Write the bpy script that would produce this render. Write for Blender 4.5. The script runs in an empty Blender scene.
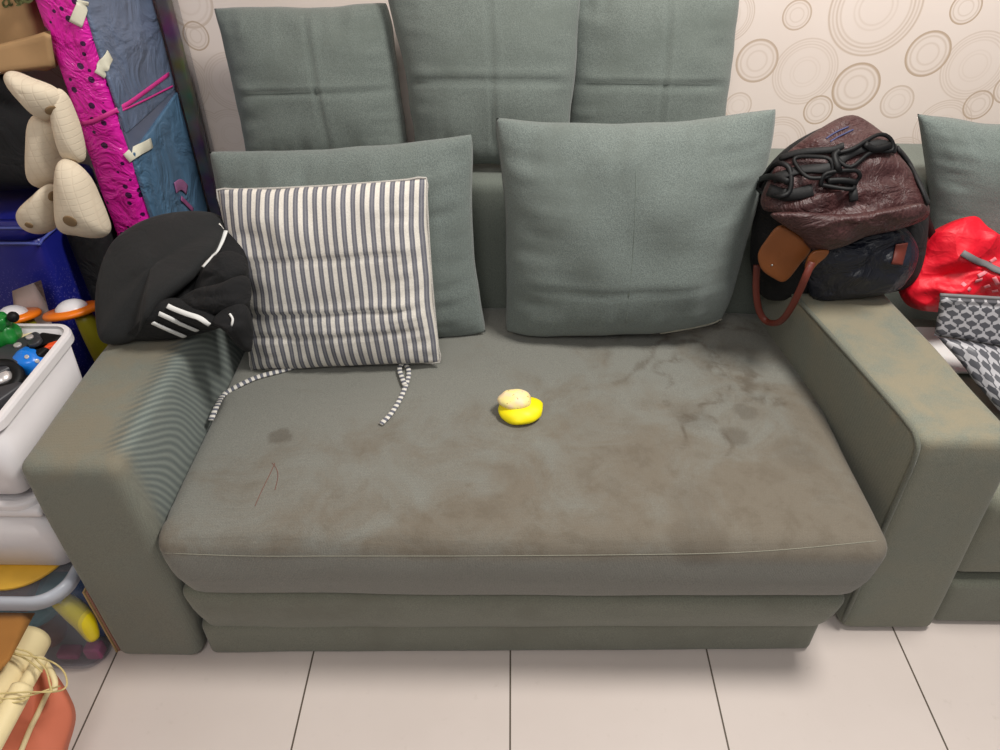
import bpy, bmesh, math, random
from mathutils import Vector, noise
from mathutils.bvhtree import BVHTree
random.seed(4)
SC = bpy.context.scene
COL = SC.collection
# ---------------------------------------------------------------- camera model (metres; floor z=0)
F, PITCH, CH, YAW = 750.0, math.radians(38.2), 1.4, math.radians(0.75)
CAM = Vector((0, 0, CH))

def ray(u, v):
    x = (u-500)/F; w = (v-375)/F
    d = (x, math.cos(PITCH)-w*math.sin(PITCH), -math.sin(PITCH)-w*math.cos(PITCH))
    c, s = math.cos(YAW), math.sin(YAW)
    return Vector((c*d[0]-s*d[1], s*d[0]+c*d[1], d[2]))

def W(u, v, y=None, z=None, x=None):
    """world point seen in direction (u,v) lying on a given plane"""
    d = ray(u, v)
    if y is not None: t = y/d.y
    elif z is not None: t = (z-CH)/d.z
    else: t = x/d.x
    return CAM + d*t

cam = bpy.data.cameras.new('camera'); cam.lens = 27; cam.sensor_width = 36; cam.clip_start = 0.02
co = bpy.data.objects.new('camera', cam); COL.objects.link(co)
co.location = CAM; co.rotation_euler = (math.radians(90)-PITCH, 0, YAW)
SC.camera = co

# ---------------------------------------------------------------- materials
def lin(c):
    c = c/255.0
    return c/12.92 if c <= .04045 else ((c+.055)/1.055)**2.4
def RGB(r, g, b): return (lin(r), lin(g), lin(b), 1)

class NT:
    def __init__(s, name):
        s.m = bpy.data.materials.new(name); s.m.use_nodes = True
        s.t = s.m.node_tree; s.n = s.t.nodes; s.b = s.n['Principled BSDF']
    def add(s, typ, **kw):
        n = s.n.new(typ)
        for k, v in kw.items():
            if k.startswith('i_'):
                k2 = k[2:]; n.inputs[int(k2) if k2.isdigit() else k2.replace('_', ' ')].default_value = v
            else: setattr(n, k, v)
        return n
    def link(s, a, b): s.t.links.new(a, b)
    def math(s, op, a, b=None, c=None, clamp=False):
        n = s.n.new('ShaderNodeMath'); n.operation = op; n.use_clamp = clamp
        for i, q in enumerate((a, b, c)):
            if q is None: continue
            if isinstance(q, (int, float)): n.inputs[i].default_value = q
            else: s.link(q, n.inputs[i])
        return n.outputs[0]
    def mix(s, f, a, b):
        n = s.n.new('ShaderNodeMix'); n.data_type = 'RGBA'
        for i, q in ((0, f), (6, a), (7, b)):
            if isinstance(q, (int, float, tuple)): n.inputs[i].default_value = q
            else: s.link(q, n.inputs[i])
        return n.outputs[2]
    def noise(s, vec, scale, detail=3, rough=.5, dist=0):
        n = s.add('ShaderNodeTexNoise'); n.inputs['Scale'].default_value = scale
        n.inputs['Detail'].default_value = detail; n.inputs['Roughness'].default_value = rough
        n.inputs['Distortion'].default_value = dist
        s.link(vec, n.inputs['Vector']); return n.outputs['Fac']
    def ramp(s, f, a, b):      # smooth 0..1 between a and b
        n = s.add('ShaderNodeMapRange'); n.interpolation_type = 'SMOOTHSTEP'
        n.inputs[1].default_value = a; n.inputs[2].default_value = b
        s.link(f, n.inputs[0]); return n.outputs[0]
    def bump(s, h, strength, dist=.002, prev=None):
        n = s.add('ShaderNodeBump'); n.inputs['Strength'].default_value = strength
        n.inputs['Distance'].default_value = dist; s.link(h, n.inputs['Height'])
        if prev is not None: s.link(prev, n.inputs['Normal'])
        return n.outputs[0]
    def weave(s, k=1150.0):
        X, Y, Z = s.xyz(s.geo())
        a = s.math('ADD', s.math('ADD', X, s.math('MULTIPLY', Y, .5)), Z); b = s.math('SUBTRACT', s.math('SUBTRACT', X, Y), Z)
        return s.math('MULTIPLY', s.math('SINE', s.math('MULTIPLY', a, k)), s.math('SINE', s.math('MULTIPLY', b, k)))
    def xyz(s, vec):
        n = s.add('ShaderNodeSeparateXYZ'); s.link(vec, n.inputs[0]); return n.outputs
    def obj(s): return s.add('ShaderNodeTexCoord').outputs['Object']
    def uv(s): return s.add('ShaderNodeTexCoord').outputs['UV']
    def geo(s): return s.add('ShaderNodeNewGeometry').outputs['Position']
    def base(s, c):
        if isinstance(c, tuple): s.b.inputs['Base Color'].default_value = c
        else: s.link(c, s.b.inputs['Base Color'])

def plain(name, rgb, rough=.5, metal=0, var=.08, scale=30, bump=0.0, coat=0):
    t = NT(name); o = t.obj()
    f = t.noise(o, scale, 3)
    c = RGB(*rgb); d = tuple(q*(1-var*2) for q in c[:3])+(1,); e = tuple(min(1, q*(1+var)) for q in c[:3])+(1,)
    t.base(t.mix(f, d, e)); t.b.inputs['Roughness'].default_value = rough; t.b.inputs['Metallic'].default_value = metal
    if coat: t.b.inputs['Coat Weight'].default_value = coat
    if bump: t.link(t.bump(t.noise(o, scale*8, 2), bump), t.b.inputs['Normal'])
    return t.m

def cloth(name, rgb, var=.06, weave=900, wbump=.35, blotch=None, rough=.92, sheen=.15):
    """woven fabric: threads of two tones plus slow unevenness"""
    t = NT(name); o = t.obj()
    n1 = t.noise(o, weave*.55, 1, .5); n2 = t.noise(o, 9, 4, .6); n3 = t.noise(o, 60, 3, .6)
    c = RGB(*rgb)
    lo = tuple(q*(1-3.2*var) for q in c[:3])+(1,); hi = tuple(min(1, q*(1+3.2*var)) for q in c[:3])+(1,)
    n1 = t.math('ADD', n1, t.math('MULTIPLY', t.weave(), .15))
    col = t.mix(t.ramp(n1, .3, .7), lo, hi)
    if blotch:
        col = t.mix(t.math('MULTIPLY', t.ramp(n2, .42, .75), .75), col, RGB(*blotch))
    t.base(col)
    t.b.inputs['Roughness'].default_value = rough
    t.b.inputs['Sheen Weight'].default_value = sheen; t.b.inputs['Sheen Roughness'].default_value = .6
    nb = t.bump(n1, wbump, .0015); nb = t.bump(n3, .25, .003, nb)
    t.link(nb, t.b.inputs['Normal'])
    return t.m

def sofa_mat(name, clean, dirt, kind):
    t = NT(name); o = t.geo(); X, Y, Z = t.xyz(o)
    fine = t.math('ADD', t.noise(o, 520, 1, .5), t.math('MULTIPLY', t.weave(), .17))
    n2 = t.noise(o, 7, 5, .65, .6); n3 = t.noise(o, 22, 4, .65, .3)
    c = RGB(*clean); lo = tuple(q*.86 for q in c[:3])+(1,); hi = tuple(q*1.14 for q in c[:3])+(1,)
    col = t.mix(t.ramp(fine, .3, .7), lo, hi)
    d = RGB(*dirt)
    if kind == 'seat':
        # dirt gathers along the front and the right of the seat
        g = t.math('ADD', t.math('MULTIPLY', t.math('SUBTRACT', 1.25, Y), 1.0), t.math('MULTIPLY', X, .38))
        g = t.math('ADD', g, t.math('MULTIPLY', t.math('SUBTRACT', n2, .5), 1.5))
        m = t.math('MULTIPLY', t.ramp(g, -.05, .55), t.math('ADD', t.math('MULTIPLY', t.ramp(Z, .352, .378), .9), .1))
        col = t.mix(t.math('MULTIPLY', m, .7), col, d)
        col = t.mix(t.math('MULTIPLY', t.math('MULTIPLY', t.ramp(n3, .45, .7), m), .35), col, RGB(84, 74, 60))
        # tide marks: thin darker contour lines of a slow noise on the right half
        tide = t.math('ABSOLUTE', t.math('SUBTRACT', t.noise(o, 5.0, 2.5, .5, .5), .54))
        tm = t.math('SUBTRACT', 1.0, t.ramp(tide, .0, .05)); tm = t.math('MULTIPLY', tm, t.ramp(n3, .38, .62))
        reg = t.math('MULTIPLY', t.ramp(X, .12, .35), t.ramp(Y, .95, 1.1))
        tm = t.math('MULTIPLY', t.math('MULTIPLY', tm, reg), .6)
        col = t.mix(tm, col, RGB(74, 63, 50))
        # irregular brown stain spots
        for (u, v, r, k) in ((282, 439, .030, .5), (735, 440, .036, .45), (795, 455, .05, .2), (690, 420, .05, .2), (690, 500, .05, .15), (668, 342, .03, .3),
                             (745, 415, .03, .4), (415, 365, .03, .2), (420, 572, .03, .35), (700, 540, .06, .3)):
            p = W(u, v, z=.4)
            vs = t.add('ShaderNodeVectorMath', operation='DISTANCE'); t.link(o, vs.inputs[0]); vs.inputs[1].default_value = p
            dd = t.math('ADD', vs.outputs['Value'], t.math('MULTIPLY', t.math('SUBTRACT', n3, .5), .05))
            mm = t.math('MULTIPLY', t.math('SUBTRACT', 1.0, t.ramp(dd, r*.55, r*1.05)), k)
            col = t.mix(mm, col, RGB(72, 62, 50))
    else:
        up = t.ramp(Z, .50, .555)
        m = t.math('MULTIPLY', t.ramp(t.math('ADD', n2, t.math('MULTIPLY', t.math('SUBTRACT', n3, .5), .4)), .3, .6), .8)
        m = t.math('MULTIPLY', m, t.math('ADD', t.math('MULTIPLY', up, .75), .25))
        col = t.mix(m, col, d)
    t.base(col)
    t.b.inputs['Roughness'].default_value = .93
    t.b.inputs['Sheen Weight'].default_value = .12
    nb = t.bump(fine, .4, .0018); nb = t.bump(n3, .25, .004, nb)
    if kind == 'arm_left':
        # nested arcs of painted camera moire: they bow towards the front of the arm
        dy = t.math('SUBTRACT', Y, 1.02); dz = t.math('SUBTRACT', Z, .50)
        ph = t.math('ADD', t.math('MULTIPLY', Z, 390), t.math('MULTIPLY', Y, 380))
        ph = t.math('ADD', ph, t.math('MULTIPLY', X, -260))
        ph = t.math('ADD', ph, t.math('MULTIPLY', t.math('MULTIPLY', dz, dz), 900))
        ph = t.math('ADD', ph, t.math('MULTIPLY', t.noise(o, 6, 0.5), 26))
        wv = t.math('ADD', t.math('MULTIPLY', t.math('SINE', ph), .5), .5)
        k = t.math('MULTIPLY', t.ramp(X, -.672, -.635), t.math('POWER', wv, .8))
        k = t.math('MULTIPLY', k, t.math('MULTIPLY', t.ramp(Z, .30, .40), t.ramp(Y, .85, .89)))
        tl = t.mix(t.math('MULTIPLY', t.math('MULTIPLY', t.ramp(X, -.645, -.622), t.ramp(Y, .855, .90)), .6), col, RGB(128, 140, 136)); col2 = t.mix(t.math('MULTIPLY', k, .7), tl, RGB(70, 80, 80)); t.base(col2)  # inner side tinted lighter teal: the lamp's light painted into the fabric colour
    t.link(nb, t.b.inputs['Normal'])
    return t.m

M = {}
M['seat'] = sofa_mat('sofa_seat_fabric', (118, 118, 111), (104, 93, 78), 'seat')
M['arm'] = sofa_mat('sofa_arm_fabric', (116, 119, 107), (136, 127, 105), 'arm')
M['arm_left'] = sofa_mat('sofa_left_arm_fabric', (112, 115, 105), (122, 114, 96), 'arm_left')
M['base'] = cloth('sofa_base_fabric', (110, 112, 99), .05, blotch=(100, 100, 87))
M['back'] = cloth('sofa_back_fabric', (100, 106, 98), .05)
M['piping'] = cloth('sofa_piping_fabric', (96, 98, 86), .05)
M['pillow_seam'] = cloth('pillow_seam_fabric', (104, 114, 108), .04)
M['seam_ticking'] = cloth('ticking_seam', (176, 172, 166), .06)
M['thread'] = cloth('seam_thread', (132, 130, 116), .04)
M['pillow'] = cloth('grey_green_pillow_fabric', (103, 112, 108), .08, blotch=(95, 103, 98))
M['pillow_top'] = cloth('grey_green_back_pillow_fabric', (99, 107, 102), .07, blotch=(91, 99, 93))
M['black_cloth'] = cloth('black_cloth', (23, 24, 25), .08, sheen=.03)
M['black_cloth2'] = cloth('black_polyester', (13, 13, 15), .08, sheen=.0)
M['white_stripe'] = plain('white_stripe', (226, 226, 224), .7)
M['navy'] = plain('navy_nylon', (26, 29, 42), .42, var=.2, scale=12, bump=.1)
def wrinkle(k, sc, st, ds):
    nt_ = M[k].node_tree; tc_ = nt_.nodes.new('ShaderNodeTexCoord'); n_ = nt_.nodes.new('ShaderNodeTexNoise'); n_.inputs['Scale'].default_value = sc
    n_.inputs['Detail'].default_value = 4; n_.inputs['Distortion'].default_value = .9
    b_ = nt_.nodes.new('ShaderNodeBump'); b_.inputs['Strength'].default_value = st; b_.inputs['Distance'].default_value = ds
    nt_.links.new(tc_.outputs['Object'], n_.inputs['Vector']); nt_.links.new(n_.outputs['Fac'], b_.inputs['Height'])
    nt_.links.new(b_.outputs[0], nt_.nodes['Principled BSDF'].inputs['Normal'])
wrinkle('navy', 15, .9, .03); wrinkle('black_cloth2', 14, .8, .02); wrinkle('black_cloth', 8, .6, .02)
M['black_plastic'] = plain('black_plastic', (8, 8, 10), .55)
M['black_plastic'].node_tree.nodes['Principled BSDF'].inputs['Specular IOR Level'].default_value = .25
M['black_web'] = plain('black_webbing', (11, 11, 13), .7, bump=.2)
M['tan'] = plain('tan_leather', (132, 74, 30), .5, var=.12, scale=20, bump=.15)
M['redbrown'] = plain('red_brown_leather', (104, 42, 30), .5, var=.15, scale=20, bump=.15)
M['metal'] = plain('steel_rivet', (190, 190, 190), .3, 1)
def m_red():
    t = NT('red_nylon'); o = t.obj(); n = t.noise(o, 14, 3)
    t.base(t.mix(n, RGB(214, 6, 34), RGB(240, 14, 44))); t.b.inputs['Roughness'].default_value = .55
    v = t.add('ShaderNodeTexVoronoi', feature='F1'); v.inputs['Scale'].default_value = 16; t.link(o, v.inputs['Vector'])
    t.link(t.bump(t.noise(o, 30, 3, .5, .6), .6, .008, t.bump(v.outputs['Distance'], .8, .02)), t.b.inputs['Normal']); return t.m
M['red'] = m_red()
M['white_print'] = plain('pale_print', (238, 140, 150), .7)
M['grey_strap'] = plain('grey_strap', (112, 110, 112), .6, bump=.1)
M['white_plastic'] = plain('white_plastic', (222, 218, 220), .32, var=.02)
M['paper'] = plain('white_paper', (232, 230, 228), .8, var=.03)
M['magenta'] = None
M['denim'] = plain('blue_wrapped_cloth', (98, 112, 138), .5, var=.22, scale=7, coat=.25)
M['denim2'] = plain('lower_blue_cloth', (78, 112, 142), .5, var=.15, scale=9, coat=.25)
for k_ in ('denim', 'denim2'):
    nt_ = M[k_].node_tree; tc_ = nt_.nodes.new('ShaderNodeTexCoord'); n_ = nt_.nodes.new('ShaderNodeTexNoise'); n_.inputs['Scale'].default_value = 9
    n_.inputs['Detail'].default_value = 4; n_.inputs['Distortion'].default_value = 1.0
    b_ = nt_.nodes.new('ShaderNodeBump'); b_.inputs['Strength'].default_value = .9; b_.inputs['Distance'].default_value = .03
    nt_.links.new(tc_.outputs['Object'], n_.inputs['Vector']); nt_.links.new(n_.outputs['Fac'], b_.inputs['Height'])
    nt_.links.new(b_.outputs[0], nt_.nodes['Principled BSDF'].inputs['Normal'])
M['pinkribbon'] = plain('pink_ribbon', (206, 50, 138), .45)
M['tape'] = plain('cream_tape', (216, 212, 192), .5)
M['blue'] = None
M['bluerim'] = plain('pale_blue_rim', (86, 100, 180), .3)
M['kraft'] = plain('kraft_paper', (178, 142, 100), .8, var=.12, scale=10, bump=.1)
M['kraft_ink'] = plain('olive_ink', (88, 92, 52), .8)
M['cardboard'] = plain('cardboard', (158, 106, 46), .85, var=.08, scale=25, bump=.1)
M['cardedge'] = plain('pale_cardboard_edge', (190, 160, 112), .85)
M['cardedge2'] = plain('pink_cardboard_edge', (168, 120, 104), .85)
M['orange'] = plain('orange_plastic', (236, 122, 20), .35, var=.03)
M['limey'] = plain('yellow_green_plastic', (150, 142, 28), .4, var=.1)
M['domewhite'] = plain('white_dome_plastic', (222, 222, 226), .3)
M['green'] = plain('green_plastic', (22, 120, 44), .3)
M['ballblue'] = plain('blue_plastic', (16, 116, 214), .28)
M['redor'] = plain('orange_red_plastic', (222, 76, 28), .35)
M['silver'] = plain('silver_plastic', (196, 190, 188), .3, .4)
M['darkgrey'] = plain('dark_grey_plastic', (52, 53, 58), .4)
M['toyyellow'] = plain('bright_yellow_dough', (250, 232, 0), .5, var=.03, scale=60)
M['cord'] = plain('straw_cord', (206, 186, 128), .8, bump=.3)
M['creamwood'] = plain('cream_painted_wood', (232, 214, 166), .55, var=.05)
M['terracotta'] = plain('terracotta_paper', (198, 108, 80), .75, var=.06, scale=14)
M['banana'] = plain('yellow_toy_plastic', (236, 214, 20), .35)
M['pink'] = plain('pink_toy_plastic', (168, 70, 118), .4)
M['teal'] = plain('teal_toy_plastic', (88, 150, 160), .4)
M['bluebits'] = plain('blue_toy_panel', (52, 96, 160), .4)
M['brownbits'] = plain('brown_toy_wood', (120, 70, 50), .5)
M['brownspot'] = plain('brown_felt', (128, 104, 74), .9)
M['pen'] = plain('red_pen_ink', (116, 80, 70), .9)
M['peach'] = plain('peach_toy_plastic', (222, 150, 120), .4)

def m_maroon():
    t = NT('maroon_coated_nylon'); o = t.obj()
    w = t.add('ShaderNodeTexVoronoi', feature='DISTANCE_TO_EDGE'); w.inputs['Scale'].default_value = 130
    t.link(o, w.inputs['Vector'])
    e = t.ramp(w.outputs['Distance'], 0, .06); n = t.noise(o, 9, 4)
    col = t.mix(n, RGB(42, 20, 21), RGB(70, 36, 36))
    col = t.mix(t.math('MULTIPLY', t.math('SUBTRACT', 1, e), .2), col, RGB(130, 92, 88)); t.base(col)
    t.b.inputs['Roughness'].default_value = .5
    t.link(t.bump(t.noise(o, 16, 5, .6, .8), .9, .022), t.b.inputs['Normal']); return t.m
M['maroon'] = m_maroon()

def m_magenta():
    t = NT('magenta_wrap_with_dark_stars'); o = t.obj()
    v = t.add('ShaderNodeTexVoronoi'); v.inputs['Scale'].default_value = 52; v.inputs['Randomness'].default_value = .9
    t.link(o, v.inputs['Vector'])
    X, Y, Z = t.xyz(v.outputs['Position'])
    r = t.noise(v.outputs['Position'], 55, 0)
    spot = t.math('LESS_THAN', v.outputs['Distance'], t.math('MULTIPLY', t.ramp(r, .34, .70), .36))
    c = t.mix(t.noise(o, 12, 3), RGB(196, 16, 140), RGB(232, 40, 176))
    t.base(t.mix(spot, c, RGB(60, 12, 62))); t.b.inputs['Roughness'].default_value = .28
    t.link(t.bump(t.noise(o, 16, 4, .6, 1.2), .9, .02), t.b.inputs['Normal']); return t.m
M['magenta'] = m_magenta()

def m_blue():
    t = NT('deep_blue_glitter_plastic'); o = t.obj(); X, Y, Z = t.xyz(t.geo())
    n = t.noise(o, 260, 1); g = t.math('MULTIPLY', t.ramp(n, .6, .7), t.math('SUBTRACT', 1, t.ramp(Z, .5, .62)))
    t.base(t.mix(t.math('MULTIPLY', g, .35), RGB(28, 34, 128), RGB(170, 160, 225)))
    t.b.inputs['Roughness'].default_value = .35; return t.m
M['blue'] = m_blue()

def m_quilt():
    t = NT('cream_quilted_cotton'); o = t.obj(); X, Y, Z = t.xyz(o)
    a = t.math('ABSOLUTE', t.math('SINE', t.math('MULTIPLY', X, 210))); b = t.math('ABSOLUTE', t.math('SINE', t.math('MULTIPLY', Z, 260)))
    h = t.math('MULTIPLY', t.ramp(a, 0, .35), t.ramp(b, 0, .35))
    t.base(t.mix(h, RGB(206, 191, 169), RGB(210, 196, 174))); t.b.inputs['Roughness'].default_value = .9
    t.link(t.bump(h, .3, .0012), t.b.inputs['Normal']); return t.m
M['quilt'] = m_quilt()

def m_strips():
    t = NT('white_grey_ticking_stripe'); X, Y, Z = t.xyz(t.uv()); o = t.obj()
    f = t.math('FRACT', t.math('MULTIPLY', X, 22.0))
    d = t.math('ABSOLUTE', t.math('SUBTRACT', f, .5))          # 0 centre of dark stripe
    dark = t.math('SUBTRACT', 1, t.ramp(d, .235, .285))
    core = t.math('SUBTRACT', 1, t.ramp(d, .05, .09))
    wv = t.noise(o, 330, 2)
    a = t.mix(wv, RGB(200, 194, 184), RGB(236, 230, 221)); b = t.mix(wv, RGB(84, 85, 96), RGB(120, 120, 128))
    b = t.mix(t.math('MULTIPLY', core, .5), b, RGB(150, 148, 150))
    t.base(t.mix(dark, a, b)); t.b.inputs['Roughness'].default_value = .9
    t.link(t.bump(wv, .3, .0015), t.b.inputs['Normal']); return t.m
M['stripe'] = m_strips()

def m_tie():
    t = NT('tie_stripe'); X, Y, Z = t.xyz(t.uv())
    f = t.math('FRACT', t.math('MULTIPLY', X, 1.0)); d = t.math('GREATER_THAN', f, .5)
    t.base(t.mix(d, RGB(212, 208, 200), RGB(98, 100, 110))); t.b.inputs['Roughness'].default_value = .9; return t.m
M['tie'] = m_tie()

def m_pouch():
    t = NT('grey_chevron_canvas'); o = t.uv(); X, Y, Z = t.xyz(o)
    # rows of small Y shaped marks: three strokes per cell
    gx = t.math('MULTIPLY', X, 12.0)
    gy = t.math('MULTIPLY', Y, 6.0)
    row = t.math('FLOOR', gy); off = t.math('MULTIPLY', t.math('MODULO', row, 2.0), .5)
    fx = t.math('SUBTRACT', t.math('FRACT', t.math('ADD', gx, off)), .5); fy = t.math('SUBTRACT', t.math('FRACT', gy), .5)
    ax = t.math('ABSOLUTE', fx)
    arm = t.math('ABSOLUTE', t.math('SUBTRACT', fy, t.math('MULTIPLY', ax, .9)))
    k1 = t.math('MULTIPLY', t.math('LESS_THAN', t.math('ABSOLUTE', t.math('SUBTRACT', arm, .12)), .13), t.math('LESS_THAN', ax, .42))
    k2 = t.math('MULTIPLY', t.math('LESS_THAN', ax, .1), t.math('LESS_THAN', fy, .05))
    k = t.math('MAXIMUM', k1, k2)
    t.base(t.mix(k, RGB(82, 82, 88), RGB(176, 174, 178))); t.b.inputs['Roughness'].default_value = .45; return t.m
M['pouch'] = m_pouch()

def m_clear(name, rgb, alpha, rough=.15):
    t = NT(name)
    tr = t.add('ShaderNodeBsdfTransparent'); tr.inputs[0].default_value = (.93, .94, .96, 1)
    t.base(RGB(*rgb)); t.b.inputs['Roughness'].default_value = rough
    mx = t.add('ShaderNodeMixShader'); mx.inputs[0].default_value = alpha
    t.link(tr.outputs[0], mx.inputs[1]); t.link(t.b.outputs[0], mx.inputs[2])
    t.link(mx.outputs[0], t.n['Material Output'].inputs[0]); return t.m
M['clear'] = m_clear('clear_box_plastic', (165, 170, 180), .13)
M['clearlid'] = m_clear('frosted_lid_plastic', (196, 200, 210), .72, .25)
M['clearwrap'] = m_clear('clear_wrap', (60, 52, 46), .15, .12)

def m_dark_print():
    t = NT('dark_multicolour_package'); o = t.obj(); n = t.add('ShaderNodeTexNoise'); n.inputs['Scale'].default_value = 16
    t.link(o, n.inputs['Vector'])
    hs = t.add('ShaderNodeHueSaturation'); hs.inputs['Saturation'].default_value = 1.3; hs.inputs['Value'].default_value = .4
    t.link(n.outputs['Color'], hs.inputs['Color'])
    t.base(t.mix(.5, hs.outputs[0], RGB(40, 27, 19))); t.b.inputs['Roughness'].default_value = .25; return t.m
M['darkprint'] = m_dark_print()

def m_dough():
    t = NT('speckled_cream_dough'); o = t.obj()
    sp = t.ramp(t.noise(o, 190, 1), .66, .72); p = t.ramp(t.noise(o, 60, 2), .35, .65)
    c = t.mix(p, RGB(244, 214, 176), RGB(246, 232, 150)); t.base(t.mix(t.math('MULTIPLY', sp, .7), c, RGB(170, 120, 60)))
    t.b.inputs['Roughness'].default_value = .6; return t.m
M['dough'] = m_dough()

def m_floor():
    t = NT('glazed_cream_floor_tiles'); g = t.geo(); X, Y, Z = t.xyz(g)
    def line(c, o):
        f = t.math('FRACT', t.math('ADD', t.math('MULTIPLY', t.math('SUBTRACT', c, o), 1/.404), 100.5))
        return t.math('LESS_THAN', t.math('ABSOLUTE', t.math('SUBTRACT', f, .5)), .0042)
    ln = t.math('MAXIMUM', line(X, .010), line(Y, .985))
    n = t.noise(g, 3, 4, .6); n2 = t.noise(g, 40, 3, .6)
    c = t.mix(n, RGB(203, 191, 184), RGB(218, 207, 201)); c = t.mix(t.math('MULTIPLY', t.ramp(n2, .62, .8), .25), c, RGB(180, 168, 156))
    t.base(t.mix(ln, c, RGB(92, 82, 72)))
    t.b.inputs['Roughness'].default_value = .28
    t.link(t.ramp(t.math('ADD', ln, 0.0), 0, 1), t.b.inputs['Roughness']) if False else None
    t.link(t.bump(t.math('MULTIPLY', ln, -1), .5, .002), t.b.inputs['Normal']); return t.m

WY = 1.82
def m_wall():
    t = NT('cream_wallpaper_with_rings'); g = t.geo()
    cb = t.add('ShaderNodeCombineXYZ'); X, Y, Z = t.xyz(g)
    # the paper's drop repeats, mirrored, up and along the wall
    X = t.math('ADD', t.math('PINGPONG', t.math('ADD', X, .72), 2.02), -.72); Z = t.math('ADD', t.math('PINGPONG', t.math('SUBTRACT', Z, .64), .46), .64)
    t.link(X, cb.inputs[0]); t.link(Z, cb.inputs[2])
    P = cb.outputs[0]
    ink = None
    circ = [(797, 15, 14, .8), (757, 61, 21, .8), (876, 8, 45, .75), (805, 72, 33, .45), (856, 87, 24, .9), (897, 102, 17, .55),
            (928, 54, 22, .9), (966, 8, 15, .95), (975, 66, 34, .45), (978, 105, 15, .9), (818, 110, 15, .9), (777, 145, 31, .6),
            (738, 106, 14, .5), (728, 15, 26, .6), (942, 128, 30, .5), (1010, 88, 16, .8), (1040, 20, 36, .7),
            (195, 36, 14, .9), (188, 2, 24, .5), (178, 78, 24, .5), (233, 82, 30, .4), (233, 135, 28, .35), (1060, 110, 30, .7),
            (1120, 40, 26, .8), (140, 100, 26, .8), (700, 140, 22, .8), (700, 70, 24, .6), (850, 150, 20, .8), (900, 160, 26, .5),
            (500, 60, 30, .8), (420, 20, 22, .8), (330, 50, 34, .6), (580, 90, 22, .8), (640, 20, 26, .7)]
    for (u, v, r, s) in circ:
        c = W(u, v, y=WY); rr = r*.00232
        d = t.add('ShaderNodeVectorMath', operation='DISTANCE'); t.link(P, d.inputs[0]); d.inputs[1].default_value = (c.x, 0, c.z)
        q = t.math('MULTIPLY', d.outputs['Value'], 1/rr)
        rp = t.add('ShaderNodeValToRGB'); e = rp.color_ramp; e.interpolation = 'LINEAR'
        big = r > 25
        w = .035 if big else .075
        peaks = [(.34, .35), (.44, .3), (.72, .55), (.80, .75), (.88, .6), (.96, .95)] if big else [(.46, .35), (.76, .5), (.93, 1.0)]
        st = [(0, 0)]
        for (pp, kk) in peaks: st += [(pp-w, 0), (pp, kk), (pp+w, 0)]
        st = [x for x in st if x[0] <= 1.0]
        while len(e.elements) < len(st): e.elements.new(.5)
        st.sort()
        for el, (pp, kk) in zip(e.elements, st): el.position = pp
        for el, (pp, kk) in zip(e.elements, st): el.color = (kk, kk, kk, 1)
        i = t.math('MULTIPLY', rp.outputs[0], s)
        t.link(q, rp.inputs[0])
        i = t.math('MULTIPLY', i, t.math('LESS_THAN', q, .999))
        ink = i if ink is None else t.math('MAXIMUM', ink, i)
    n = t.noise(g, 5, 3); base = t.mix(n, RGB(229, 213, 203), RGB(237, 224, 216))
    t.base(t.mix(t.math('MULTIPLY', ink, .75), base, RGB(168, 138, 104)))
    t.b.inputs['Roughness'].default_value = .7; return t.m

# ---------------------------------------------------------------- building helpers
def tag(o, label=None, cat=None, group=None, kind=None):
    if label: o['label'] = label
    if cat: o['category'] = cat
    if group: o['group'] = group
    if kind: o['kind'] = kind
    return o
def thing(name, loc, label, cat, group=None):
    o = bpy.data.objects.new(name, None); COL.objects.link(o); o.location = loc
    o.empty_display_size = .05
    return tag(o, label, cat, group)
def worldloc(o):
    v = Vector(o.location)
    while o.parent: o = o.parent; v += Vector(o.location)
    return v
BV = {}
def obj(name, bm, mat, parent=None, origin=None, smooth=True):
    bmesh.ops.recalc_face_normals(bm, faces=bm.faces)
    me = bpy.data.meshes.new(name)
    o = bpy.data.objects.new(name, me); COL.objects.link(o)
    BV[o.name] = BVHTree.FromBMesh(bm)
    if parent is not None:
        o.parent = parent; off = worldloc(parent)
    else:
        if origin is None:
            xs = [v.co for v in bm.verts]
            origin = Vector((sum(p.x for p in xs)/len(xs), sum(p.y for p in xs)/len(xs), min(p.z for p in xs)))
        o.location = origin; off = Vector(origin)
    bmesh.ops.translate(bm, verts=bm.verts, vec=-off)
    for f in bm.faces: f.smooth = smooth
    bm.to_mesh(me); bm.free(); me.materials.append(M[mat] if isinstance(mat, str) else mat)
    return o
def hit(u, v, obs, lift=.0015):
    d = ray(u, v).normalized(); best = None
    for ob in obs:
        h = BV[ob.name].ray_cast(CAM, d)
        if h[0] is not None and (best is None or h[3] < best[3]): best = h
    if best is None: return None
    n = best[1]
    if n.dot(d) > 0: n = -n
    return best[0] + n*lift, n

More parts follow.
